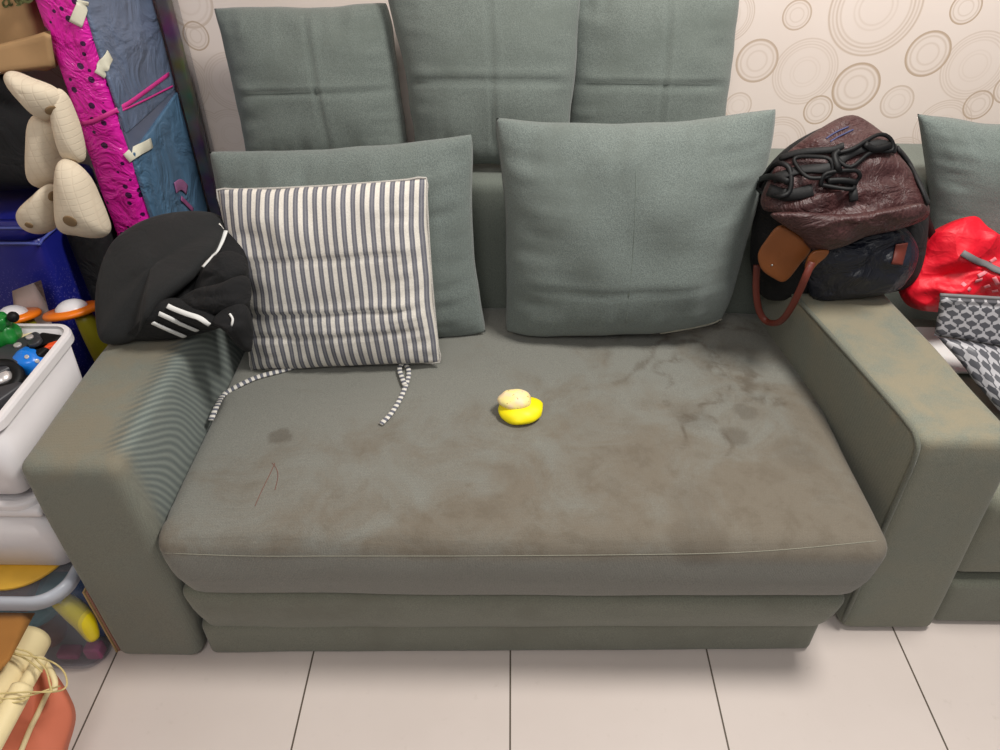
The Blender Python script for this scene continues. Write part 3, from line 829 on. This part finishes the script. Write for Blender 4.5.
for px in ([(766, 180), (777, 179), (789, 182)], [(836, 170), (832, 158), (838, 150)], [(824, 181), (838, 180), (852, 182)], [(860, 146), (872, 150), (884, 146)]):
    drape('buckle', px, allb, 'black_plastic', bp, width=.012, r=.004, lift=.012, step=4)
for px in ([(826, 139), (836, 132), (848, 127)], [(830, 142), (840, 136), (853, 130)]):
    drape('blue_print', px, [flap], plain('faded_blue_print', (62, 66, 104), .6), bp, r=.0016, lift=.001, step=4)
# leather tabs, straps
tb = q_([(779, 226), (795, 232), (811, 247), (800, 264), (785, 281), (772, 277), (761, 268), (758, 254), (766, 240)], 1.285)
ta = obj('leather_tab', blob_bm(tb, (-.25, -.95, .2), .006, .004, wr=.002, q=.25, p=6, seed=3), 'tan', bp)
obj('rivet', ball_bm(W(772, 265, y=1.278), (.0025, .0025, .0025), 12), 'metal', ta)
tb2 = q_([(812, 252), (828, 250), (826, 256), (817, 264), (808, 274), (805, 266)], 1.262)
ta2 = obj('leather_tab', blob_bm(tb2, (-.1, -.95, .2), .005, .004, wr=.001, q=.25, p=6, seed=3), 'tan', bp)
obj('rivet', ball_bm(W(809, 266, y=1.252), .003, 12), 'metal', ta2)
st = [W(812, 262, y=1.255), W(806, 276, y=1.245), W(799, 292, y=1.25), W(792, 306, y=1.26), W(784, 318, y=1.28), W(776, 323, y=1.30), W(766, 321, y=1.33), W(759, 310, y=1.34), W(756, 290, y=1.345), W(757, 265, y=1.35)]
obj('shoulder_strap', tube_bm(st, .003, 8, smooth=5, flat=(.014, lambda t: (-.4+t*.2, -1, .3))), 'redbrown', bp)['label'] = 'red-brown leather strap'
drape('leather_patch', [(901, 243), (899, 252), (896, 264)], [low, body], 'redbrown', bp, width=.026, r=.002, lift=.003, step=5)
obj('side_strap', tube_bm([W(916, 196, y=1.37), W(924, 214, y=1.40), (W(931, 232, y=1.43)), W(936, 246, y=1.44)], .003, 8, smooth=4, flat=(.017, (0, -1, .2))), 'black_web', bp)

# ================================================================ RIGHT SEAT: RED BAG, PAPER, POUCH
rb = thing('red_bag', W(960, 306, y=1.40), 'crumpled bright red nylon bag with a grey strap lying on the right seat', 'bag')
ro = [W(904, 296, y=1.40), W(903, 278, y=1.42), W(922, 256, y=1.42), W(938, 230, y=1.43), W(974, 216, y=1.44), W(990, 232, y=1.43), W(1012, 240, y=1.43), W(1050, 255, y=1.42), W(1060, 300, y=1.39), W(1000, 308, y=1.385), W(945, 312, y=1.385), W(918, 309, y=1.39)]
rbo = obj('body', blob_bm(ro, (0, -.85, .5), .04, .025, wr=.034, fs=(11, 11, 13), seed=33, q=.6, p=3, rings=26, edge_wr=.7), 'red', rb)
drape('handle', [(962, 253), (972, 259), (985, 266), (1000, 273), (1020, 283)], [rbo], 'grey_strap', rb, width=.014, r=.003, lift=.006, step=5)
for px in ([(978, 276), (986, 272)], [(984, 287), (990, 285)], [(994, 277), (998, 284)], [(962, 283), (970, 290)], [(975, 281), (982, 279)], [(992, 291), (998, 290)], [(990, 262), (996, 258)]):
    drape('print', px, [rbo], 'white_print', rb, width=.008, r=.0006, lift=.001, step=4)
pa = obj('paper', rbox_bm((0, 0, 0), (.3, .17, .006), .002, (4, 4, 1), lambda p: Vector((.935, 1.285, .402))+p), 'paper')
tag(pa, 'white paper sheet lying flat under the red bag and grey pouch', 'paper')
po = thing('pouch', (1.1, 1.28, .41), 'grey canvas pouch with pale chevron pattern at the right edge', 'pouch')
def panel_bm(c, T, nx=24, ny=14, seed=0, wr=.006):
    a, b, c2, d = [Vector(q) for q in c]
    n = (b-a).cross(a-d).normalized()
    if n.y > 0: n = -n
    bm = bmesh.new(); uvl = bm.loops.layers.uv.verify(); G = []
    for s in (1, -1):
        g = []
        for j in range(ny+1):
            r = []
            for i in range(nx+1):
                u, v = i/nx, j/ny
                p = (a*(1-u)+b*u)*(1-v)+(d*(1-u)+c2*u)*v
                e = min(1, 8*min(u, 1-u, v, 1-v))
                w = wr*nz(p, 11, seed)
                r.append(bm.verts.new(p+n*(s*T*e+w)))
            g.append(r)
        G.append(g)
    for g in G:
        for j in range(ny):
            for i in range(nx):
                f = bm.faces.new((g[j][i], g[j][i+1], g[j+1][i+1], g[j+1][i]))
                for lp, (jj, ii) in zip(f.loops, ((j, i), (j, i+1), (j+1, i+1), (j+1, i))): lp[uvl].uv = (ii/nx, jj/ny)
    bmesh.ops.remove_doubles(bm, verts=bm.verts, dist=1e-5)
    return bm
obj('back_panel', panel_bm([W(941, 296, y=1.285), W(1095, 306, y=1.25), W(1090, 362, y=1.22), W(934, 336, y=1.265)], .012, seed=2), 'pouch', po)
obj('front_panel', panel_bm([W(938, 337, y=1.262), W(1090, 360, y=1.21), W(1090, 440, z=.425), W(1000, 412, z=.425)], .016, seed=6, wr=.01), 'pouch', po)['label'] = 'front panel, brightly lit'
obj('zip', tube_bm([W(940, 295, y=1.275), W(975, 297, y=1.265), W(1020, 300, y=1.255), W(1095, 307, y=1.245)], .004, 8, smooth=4), 'grey_strap', po)

# ================================================================ LEFT: BINS
def bin_bm(lo, hi, taper=.02, wall=.003, r=.03, floorz=.004):
    """open rounded tub: outer and inner skins"""
    bm = bmesh.new(); n = 8
    def ring(x0, x1, y0, y1, z, rr):
        out = []
        for (cx, cy, a0) in ((x1-rr, y1-rr, 0), (x0+rr, y1-rr, 90), (x0+rr, y0+rr, 180), (x1-rr, y0+rr, 270)):
            for k in range(n+1):
                a = math.radians(a0+90*k/n); out.append(bm.verts.new((cx+rr*math.cos(a), cy+rr*math.sin(a), z)))
        return out
    x0, y0, z0 = lo; x1, y1, z1 = hi; t = taper; R = []
    R.append(ring(x0+t+.01, x1-t-.01, y0+t+.01, y1-t-.01, z0, r*.6))
    R.append(ring(x0+t, x1-t, y0+t, y1-t, z0+.01, r*.8))
    R.append(ring(x0, x1, y0, y1, z1, r))
    R.append(ring(x0+wall, x1-wall, y0+wall, y1-wall, z1, r-wall))
    R.append(ring(x0+t+wall, x1-t-wall, y0+t+wall, y1-t-wall, z0+.01+floorz, r*.8))
    for a, b in zip(R, R[1:]):
        for k in range(len(a)): bm.faces.new((a[k], a[(k+1) % len(a)], b[(k+1) % len(a)], b[k]))
    bm.faces.new(R[0][::-1]); bm.faces.new(R[-1])
    return bm
def rim_bm(lo, hi, z, w, h, r=.035):
    """rounded rectangular lip"""
    P = []; x0, y0 = lo; x1, y1 = hi
    for (cx, cy, a0) in ((x1-r, y1-r, 0), (x0+r, y1-r, 90), (x0+r, y0+r, 180), (x1-r, y0+r, 270)):
        for k in range(15):
            a = math.radians(a0+90*k/14); P.append(Vector((cx+r*math.cos(a), cy+r*math.sin(a), z)))
    bm = bmesh.new(); n = len(P); prof = [(-w, 0), (-w*.2, h*.0), (w*.6, -h*.05), (w, -h*.3), (w, -h), (w*.55, -h), (w*.4, -h*.3), (-w, -h*.25)]
    cen = Vector(((x0+x1)/2, (y0+y1)/2, z)); R = []
    for i, p in enumerate(P):
        t = (P[(i+1) % n]-P[i-1]).normalized(); o = Vector((t.y, -t.x, 0))
        R.append([bm.verts.new(p+o*a+Vector((0, 0, b))) for a, b in prof])
    for i in range(n):
        for k in range(len(prof)):
            k2 = (k+1) % len(prof); bm.faces.new((R[i][k], R[i][k2], R[(i+1) % n][k2], R[(i+1) % n][k]))
    return bm
b1 = thing('storage_bin', (-1.0, .98, .451), 'open white plastic bin full of toys, topmost of the stack by the left armrest', 'bin')
obj('body', bin_bm((-1.22, .850, .451), (-.800, 1.125, .616), .008, r=.03), 'white_plastic', b1)
obj('rim', rim_bm((-1.223, .847), (-.797, 1.128), .622, .0055, .020, r=.032), 'white_plastic', b1, smooth=False)
b2 = thing('storage_bin', (-1.0, .98, .245), 'closed white plastic bin, middle of the stack by the left armrest', 'bin')
obj('body', bin_bm((-1.22, .856, .245), (-.797, 1.12, .415), .014, r=.03), 'white_plastic', b2)
obj('lid', rbox_bm((-1.225, .845, .414), (-.792, 1.128, .434), .008, (6, 6, 2), lambda p: p), 'white_plastic', b2)
obj('rim', rim_bm((-1.22, .850), (-.799, 1.122), .4475, .005, .014), 'white_plastic', b2, smooth=False)
b3 = thing('clear_box', (-1.0, .95, .0), 'clear plastic box of colourful toys on the floor, bottom of the stack', 'box')
obj('body', bin_bm((-1.25, .795, .003), (-.797, 1.12, .232), .008, r=.05), 'clear', b3)
obj('rim', rim_bm((-1.25, .790), (-.799, 1.12), .262, .006, .026, r=.055), 'clearlid', b3)
obj('lid', rbox_bm((-1.24, .80, .234), (-.805, 1.112, .238), .004, (6, 6, 1)), 'clear', b3)
obj('latch', rbox_bm((-.99, .766, .185), (-.93, .781, .252), .006, (2, 2, 2)), 'white_plastic', b3)
# toys inside the clear box
def toyobj(name, bm, mat, label, cat='toy', group=None):
    o = obj(name, bm, mat); tag(o, label, cat, group); return o
toyobj('toy_banana', tube_bm([W(56, 598, y=.845), W(70, 607, y=.84), (W(84, 621, y=.835)), W(93, 637, y=.832)], lambda t: .021*(.45+.55*math.sin(math.pi*min(1, max(0, .12+.8*t)))), 14), 'banana', 'curved yellow toy inside the clear plastic box')
toyobj('toy_plate', disc_bm((-.93, .915, .2385), (0, 0, 1), .092, .006, 40), plain('amber_yellow_plastic', (226, 176, 60), .4), 'round amber toy plate on the lid of the clear box', 'toy plate')
toyobj('toy_block', rbox_bm((-.86, .86, .03), (-.812, 1.05, .18), .01, (2, 2, 2)), 'bluebits', 'blue toy block along the right side of the clear box')
toyobj('toy_block', rbox_bm((-.845, .822, .012), (-.812, .85, .045), .006), 'pink', 'pink toy block at the bottom corner of the clear box')
toyobj('toy_block', rbox_bm((-.905, .822, .010), (-.86, .85, .028), .006), 'pink', 'flat pink toy block low at the front of the clear box')
toyobj('toy_ball', ball_bm((-.925, .86, .055), .034), 'brownbits', 'brown toy ball low inside the clear box')
toyobj('toy_ring', disc_bm((-.955, .90, .10), (.1, -.3, 1), .06, .03), 'teal', 'pale teal toy ring in the clear box')
toyobj('toy_cup', disc_bm((-1.0, .845, .06), (0, 0, 1), .025, .06, top_r=.03), 'banana', 'small yellow toy cup in the clear box')
toyobj('toy_brick', rbox_bm((-.915, .865, .115), (-.875, .93, .16), .006), 'teal', 'pale teal toy brick in the clear box')
toyobj('toy_brick', rbox_bm((-1.0, .86, .115), (-.94, .93, .15), .006), 'brownbits', 'brown toy brick in the clear box, above the ring')

# toys in the open bin (top about z .6)
def fillrow(): pass
gd = thing('toy_walkie_talkie', (-.87, 1.04, .55), 'black toy gadget with round buttons, long and flat, lying in the top bin', 'toy')
def rot_box(c, size, ang, tilt=0, r=.006, n=(2, 2, 2)):
    ca, sa = math.cos(ang), math.sin(ang); ct, st_ = math.cos(tilt), math.sin(tilt)
    def f(p):
        q = Vector((p.x, p.y*ct-p.z*st_, p.y*st_+p.z*ct)); return Vector((q.x*ca-q.y*sa, q.x*sa+q.y*ca, q.z))+Vector(c)
    return rbox_bm([-s/2 for s in size], [s/2 for s in size], r, n, f)
g1 = obj('body', rot_box((-.873, 1.045, .597), (.13, .07, .04), .95, .05, .008), 'darkgrey', gd)
for (u, v) in ((18, 346), (30, 338)):
    h = hit(u, v, [g1], 0)
    if h: obj('button', disc_bm(h[0], h[1], .0065, .004, 20), 'silver', gd)
for (u, v) in ((45, 322), (50, 333), (38, 326)):
    h = hit(u, v, [g1], 0)
    if h: obj('knob', disc_bm(h[0], h[1], .009, .012, 16), 'black_plastic', gd)
tc = thing('toy_camera', (-.82, 1.07, .58), 'small black toy box in the far corner of the top bin', 'toy')
cb_ = obj('body', rot_box((-.836, 1.078, .597), (.045, .065, .04), -.2, 0, .006), 'black_plastic', tc)
obj('lens', disc_bm((-.841, 1.075, .616), (-.2, -.1, 1), .012, .008, 20), 'darkgrey', tc)
tg = thing('toy_figure', (-.93, 1.09, .6), 'green plastic toy with a black knob in the top bin', 'toy')
obj('body', lump(W(4, 335, y=1.09), (.028, .024, .026), 6, .25), 'green', tg)
obj('head', lump(W(1, 322, y=1.09), (.016, .016, .018), 8, .2), 'green', tg)
obj('knob', ball_bm(W(13, 317, y=1.09), .010, 14), 'black_plastic', tg)
toyobj('toy_rail', rot_box(W(10, 340, z=.605)+Vector((0, .0, 0)), (.09, .012, .006), .45, 0, .002), 'creamwood', 'thin cream toy strip between green and black toys')
bb = thing('toy_ball', W(27, 362, z=.59), 'blue plastic toy with small grey studs in the top bin', 'toy')
bo = obj('body', lump(W(29, 361, z=.60), (.028, .026, .024), 2, .2), 'ballblue', bb)
for (u, v) in ((27, 357), (37, 361)):
    h = hit(u, v, [bo], 0)
    if h: obj('stud', disc_bm(h[0], h[1], .0038, .002, 16), 'silver', bb)
toyobj('toy_stick', rot_box(W(42, 349, z=.612), (.06, .014, .010), .6, 0, .003), 'redor', 'small orange-red toy stick beside the blue toy')
wh = thing('toy_roller', W(3, 377, z=.58), 'black toy wheel with a silver hub in the top bin', 'toy')
wc = W(2, 378, z=.60)
obj('tyre', lathe_bm(wc, (.3, -.35, .9), [(.016, -.010), (.030, -.012), (.035, -.004), (.035, .006), (.030, .012), (.019, .012), (.016, .006), (.016, -.010)], 36), 'black_plastic', wh)
obj('hub', lathe_bm(wc, (.3, -.35, .9), [(0, -.01), (.016, -.008), (.016, .006), (.011, .010), (0, .012)], 28), 'silver', wh)
toyobj('toy_track', rot_box(W(2, 398, z=.585), (.07, .035, .03), 1.2, .1, .006), 'darkgrey', 'dark grey toy part at the near side of the top bin')
toyobj('toy_tray', rbox_bm((-1.2, .90, .475), (-.835, 1.08, .56), .01, (4, 4, 2), lambda p: p+Vector((0, 0, .006*nz(p, 20, 3)))), 'black_plastic', 'black toy tray filling the bottom of the top bin')

# flat cardboard leaning between clear box and arm
cbs = thing('cardboard_sheet', (-.784, .95, 0), 'thin folded cardboard sheets wedged between clear box and left armrest', 'cardboard')
for i, (x, m_) in enumerate(((-.7985, 'cardedge'), (-.7945, 'cardedge2'), (-.7905, 'cardedge'))):
    obj('sheet', rbox_bm((x, .846+.003*i, .002), (x+.003, 1.15, .205-.004*i), .001, (1, 2, 2)), m_, cbs)

# ================================================================ BOTTOM LEFT: BUNDLE AND TERRACOTTA BAG
tbg = thing('gift_bag', (-.84, .66, 0), 'terracotta paper bag with cream edging on the floor at bottom left', 'bag')
to = [W(40, 662, z=.20), W(52, 672, z=.19), W(66, 694, z=.17), W(73, 716, z=.14), W(66, 745, z=.11), W(48, 790, z=.08), W(-20, 800, z=.10), W(-30, 740, z=.16), W(10, 700, z=.19)]
tbo = obj('body', blob_bm(to, (.3, -.45, .85), .018, .075, wr=.006, seed=41, q=.35, p=4), 'terracotta', tbg)
obj('edging', tube_bm([h[0] for h in (hit(a, b, [tbo], .003) for a, b in ((50, 690), (45, 700), (38, 715), (31, 728), (24, 745), (18, 760))) if h], .0045, 8, smooth=4), 'creamwood', tbg)
e2 = [W(45, 662, z=.235), W(51, 671, z=.236), W(55, 682, z=.234), W(54, 692, z=.225)]
obj('edging', tube_bm(e2, .0048, 8, smooth=4), 'creamwood', tbg)
bd = thing('roll_bundle', (-.9, .62, .19), 'cream rolls tied with straw cord, lying on the terracotta bag at bottom left', 'bundle')
def roll(a, b, r):
    return tube_bm([a, a+(b-a)*.04, a+(b-a)*.5, a+(b-a)*.97, b], lambda t: r*(.78 if t < .02 or t > .98 else 1), 24, smooth=3)
obj('roll', roll(W(30, 640, z=.215), W(-35, 752, z=.25), .034), 'creamwood', bd)
obj('roll', roll(W(40, 660, z=.245), W(8, 716, z=.255), .012), 'creamwood', bd)
obj('roll', roll(W(22, 688, z=.262), W(-12, 750, z=.265), .017), 'creamwood', bd)
obj('roll', roll(W(14, 700, z=.255), W(-20, 765, z=.26), .013), 'creamwood', bd)
cc = [[(-5, 648), (10, 651), (24, 655), (40, 658), (54, 663), (64, 672), (67, 684), (62, 690), (50, 692), (30, 692), (10, 693), (-8, 694)],
      [(-5, 645), (12, 648), (28, 652), (37, 660), (46, 670), (50, 685), (52, 692)],
      [(-8, 697), (8, 699), (22, 697), (35, 694), (50, 689), (60, 686)],
      [(-8, 700), (8, 703), (25, 700), (32, 692)],
      [(4, 652), (20, 656), (33, 664), (42, 672)]]
for i, l in enumerate(cc):
    obj('cord', tube_bm([W(a, b, z=.283-.002*i-(.03 if a > 52 else 0)) for a, b in l], .0015, 6, smooth=5), 'cord', bd)
cf = obj('cardboard_flap', panel_bm([W(-40, 612, z=.275), W(35, 613, z=.265), W(10, 660, z=.292), W(-30, 705, z=.30)], .002, 6, 6, wr=.001), 'cardboard')
tag(cf, 'flat brown cardboard flap at the far left, over the cream rolls', 'cardboard')

# ================================================================ LEFT REAR: HEAP OF BAGS AND TOYS
cbx = obj('cardboard_box', rbox_bm((-1.2, 1.17, .0), (-.80, 1.375, .30), .004, (3, 3, 3)), plain('dark_brown_carton', (88, 66, 50), .85)); tag(cbx, 'brown carton in the gap behind the bins, carrying the orange topped toys', 'box')
def mushroom(px, y, r, label, tilt):
    c = W(px[0], px[1], y=y)
    t = thing('toy_lamp', (c.x+.03, c.y, .30), label, 'toy')
    ax = Vector(tilt).normalized()
    obj('disc', lathe_bm(c, ax, [(0, -.006), (r*.75, -.006), (r*.98, -.002), (r, .003), (r*.95, .008), (0, .010)], 40), 'orange', t)
    obj('dome', lathe_bm(c+ax*.008, ax, [(r*.56, 0), (r*.52, .006), (r*.40, .012), (r*.22, .017), (0, .019)], 32), 'domewhite', t)
    b = Vector((c.x+.045, c.y-.005, .301)); c = c+Vector((.018, 0, 0))
    obj('stem', tube_bm([c-ax*.004, c*.7+b*.3, c*.35+b*.65, b], lambda q: .017+.006*math.sin(q*3), 20), 'limey', t)
    return t
mushroom((73, 312), 1.275, .056, 'orange disc toy with white dome and yellow-green stem, next to the black jacket', (-.16, .30, 1))
mushroom((14, 318), 1.275, .052, 'orange disc toy with white dome at the left edge, by the white card', (-.12, .30, 1))
wcd = obj('card', panel_bm([W(12, 291, y=1.345), W(41, 280, y=1.345), W(64, 372, y=1.30), W(22, 384, y=1.30)], .0015, 4, 4, wr=0), plain('pinkish_white_card', (196, 176, 172), .7)); tag(wcd, 'pale blank card leaning against the blue box', 'card')
bx = thing('blue_box', (-1.15, 1.5, 0), 'deep blue glittery plastic box behind the orange topped toys', 'box')
obj('body', rbox_bm((-1.38, 1.385, .003), (-1.0, 1.68, .66), .02, (4, 4, 6), lambda p: p+Vector((.035*(p.z/.66)-.01, 0, 0))), 'blue', bx)
obj('rim', rim_bm((-1.35, 1.385), (-.98, 1.68), .70, .008, .04, r=.03), 'blue', bx)
obj('rim_line', tube_bm([(-1.34, 1.374, .69), (-1.0, 1.374, .69), (-.972, 1.39, .69), (-.97, 1.6, .69)], .003, 6, smooth=3), 'bluerim', bx)
obj('rim_line', tube_bm([(-1.34, 1.374, .655), (-1.0, 1.374, .655), (-.972, 1.39, .655), (-.97, 1.6, .655)], .003, 6, smooth=3), 'bluerim', bx)
sc2 = obj('gap_filler', rbox_bm((-.965, 1.44, .003), (-.885, 1.74, .66), .03, (3, 6, 8)), 'black_cloth2'); tag(sc2, 'added dark case standing upright between the blue box and the magenta parcel', 'case')  # added dark block standing in for the shade in this gap
bk = obj('black_bag', blob_bm([(-1.38, 1.53, .74), (-1.38, 1.56, .92), (-1.2, 1.57, .97), (-1.05, 1.56, .95), (-.97, 1.54, .88), (-.96, 1.53, .78), (-1.0, 1.52, .72), (-1.2, 1.52, .705)], (0, -1, .2), .09, .09, wr=.015, seed=51), 'black_cloth2')
tag(bk, 'black cloth bag on the blue box, left of the cream plush', 'bag')
# kraft bag
kb = thing('paper_bag', (-1.12, 1.58, .95), 'brown kraft paper bag with olive lettering at the top left corner', 'paper bag')
def fk(p):
    w = Vector(p); w.y += .012*nz(p, 9, 2)+.03*abs(p.z-1.02); w.x += .01*nz(p, 8, 5); return w
k1 = obj('body', rbox_bm((-1.42, 1.52, .955), (-.90, 1.72, 1.26), .012, (16, 6, 12), fk), 'kraft', kb)
k2 = obj('fold', panel_bm([W(-30, 52, y=1.47), W(50, 30, y=1.46), W(56, 68, y=1.47), W(-30, 78, y=1.46)], .005, 12, 8, wr=.012, seed=8), 'kraft', kb)
def text_mesh(s, size, depth=.0006):
    cu = bpy.data.curves.new('t', 'FONT'); cu.body = s; cu.size = size; cu.extrude = depth; cu.shear = .2
    to_ = bpy.data.objects.new('t', cu); COL.objects.link(to_)
    dg = bpy.context.evaluated_depsgraph_get(); dg.update()
    me = bpy.data.meshes.new_from_object(to_.evaluated_get(dg)); bpy.data.objects.remove(to_)
    bm = bmesh.new(); bm.from_mesh(me); return bm
tm = text_mesh('auto', .055)
o0 = W(-10, 14, y=1.475); o1 = W(32, 2, y=1.475); ex = (o1-o0).normalized(); ez = Vector((0, .1, 1)); ez = (ez-ex*ez.dot(ex)).normalized()
for v in tm.verts:
    q = v.co; p = o0+ex*q.x+ez*q.y; v.co = p+Vector((0, -.003, 0))+ex.cross(ez)*q.z
yk = 0
for v in tm.verts:
    h = BV[k1.name].ray_cast(Vector((v.co.x, 1.0, v.co.z)), Vector((0, 1, 0)))
    if h[0] is not None: v.co.y = h[0].y-.002
obj('lettering', tm, 'kraft_ink', kb, smooth=False)

# plush
pl = thing('plush_toy', (-.88, 1.34, .66), 'cream quilted plush with four plump limbs hanging beside the magenta parcel', 'plush toy')
PY = 1.30
def pb(l, T, y=PY, seed=1): return blob_bm([W(a, b, y=y) for a, b in l], (0, -.9, .35), T, T*.8, wr=.003, seed=seed, q=.5, p=2.2, rings=14)
obj('arm', pb([(8, 76), (14, 71), (30, 77), (52, 86), (62, 98), (60, 112), (50, 119), (40, 118), (26, 104), (13, 88)], .04, PY-.01, 3), 'quilt', pl)
obj('torso', pb([(34, 117), (46, 114), (58, 124), (62, 150), (60, 178), (50, 186), (40, 188), (31, 178), (31, 140)], .04, PY+.02, 4), 'quilt', pl)
obj('arm', pb([(57, 90), (64, 92), (70, 104), (79, 130), (84, 158), (76, 163), (66, 160), (59, 140), (54, 112)], .032, PY, 5), 'quilt', pl)
obj('leg', pb([(50, 184), (57, 192), (58, 215), (54, 229), (40, 234), (27, 229), (21, 217), (25, 206), (40, 192)], .045, PY-.01, 6), 'quilt', pl)
lg = obj('leg', pb([(60, 163), (72, 161), (86, 174), (96, 194), (106, 218), (109, 232), (100, 238), (80, 236), (62, 230), (58, 200)], .048, PY-.02, 7), 'quilt', pl)
for (u, v, r) in ((29, 225, .007), (70, 221, .012), (51, 110, .010), (52, 196, .009), (73, 161, .006)):
    obs_ = [o for o in pl.children]
    h = hit(u, v, obs_, 0)
    if h: obj('patch', disc_bm(h[0]-h[1]*.001, h[1], r, .003, 18), 'brownspot', pl)

# gift parcel (magenta side, blue wrapped side)
gp = thing('gift_parcel', (-.82, 1.63, 0), 'tall parcel, magenta paper with dark stars on one side and blue cloth on the other', 'parcel')
X0 = -.785
g_ = obj('magenta_side', rbox_bm((X0-.09, 1.485, .003), (X0-.004, 1.78, 1.30), .020, (6, 8, 40), lambda p: p+Vector((.004*nz(p, 9, 1), .004*nz(p, 9, 2), 0))), 'magenta', gp)
def fb(p):
    return p+Vector((.004*nz(p, 7, 6), 0, 0))
d1 = obj('blue_side', rbox_bm((X0-.006, 1.497, .84), (X0+.004, 1.785, 1.30), .004, (2, 12, 14), fb), 'denim', gp)
d2 = obj('blue_side', rbox_bm((X0-.006, 1.497, .3), (X0+.007, 1.785, .80), .004, (2, 12, 14), lambda p: fb(p)+Vector((.0, 0, (p.y-1.5)*.12))), 'denim2', gp)
dd = obj('clear_window', rbox_bm((X0-.006, 1.497, .78), (X0+.002, 1.785, .87), .002, (2, 6, 4)), plain('grey_blue_window', (96, 104, 126), .2), gp)
allg = [g_, d1, d2, dd]
drape('ribbon', [(66, 126), (90, 122), (104, 116), (125, 105), (145, 91), (168, 74)], allg, 'pinkribbon', gp, width=.009, r=.001, lift=.002, step=6)
drape('ribbon', [(118, 112), (140, 102), (160, 92), (172, 86)], allg, 'pinkribbon', gp, width=.004, r=.001, lift=.002, step=6)
for px, w_ in (([(83, 0), (80, 10), (76, 24)], .022), ([(108, 55), (104, 64), (99, 75)], .022), ([(126, 158), (138, 150), (150, 143)], .022)):
    drape('tape', px, allg, 'tape', gp, width=w_, r=.0008, lift=.004, step=4)
drape('heart_print', [(174, 188), (180, 184), (186, 190)], allg, plain('dusty_pink_print', (150, 96, 138), .5), gp, width=.026, r=.0008, lift=.003, step=4)
drape('heart_print', [(180, 198), (186, 204), (192, 210)], allg, plain('dusty_pink_print2', (150, 80, 128), .5), gp, width=.012, r=.0008, lift=.003, step=4)
pk = thing('toy_package', (-.75, 1.795, 0), 'dark multicoloured package in clear plastic standing between parcel and wallpaper', 'package')
pc = [W(211, 216, y=1.80), W(232, 216, y=1.80), W(190, -20, y=1.80), W(160, -20, y=1.80)]
xl, xr = pc[0].x, pc[1].x
obj('box', rbox_bm((X0+.012, 1.772, .02), (X0+.040, 1.800, 1.14), .004, (2, 2, 8)), 'darkprint', pk)
obj('wrap', rbox_bm((X0+.009, 1.768, .018), (X0+.050, 1.806, 1.15), .003, (2, 2, 8)), 'clearwrap', pk)

# ================================================================ LIGHT
def area(name, loc, target, size, power, col):
    l = bpy.data.lights.new(name, 'AREA'); l.shape = 'DISK'; l.size = size; l.energy = power; l.color = col
    o = bpy.data.objects.new(name, l); COL.objects.link(o); o.location = loc
    o.rotation_euler = (Vector(target)-Vector(loc)).to_track_quat('-Z', 'Y').to_euler(); return o
area('ceiling_lamp', (.85, .85, 2.5), (.25, 1.15, .4), .5, 50, (1, .96, .90))
area('rear_fill', (-.2, -.7, 2.5), (0, 1.2, .3)      , .9, 20, (1, .97, .93))  # weaker, broader fill light from behind the camera
w = bpy.data.worlds.new('world'); SC.world = w; w.use_nodes = True
w.node_tree.nodes['Background'].inputs[0].default_value = (.97, .97, 1, 1); w.node_tree.nodes['Background'].inputs[1].default_value = .22
vs = SC.view_settings; vs.view_transform = 'Standard'; vs.look = 'None'; vs.gamma = 1; vs.use_curve_mapping = False; vs.exposure = 0
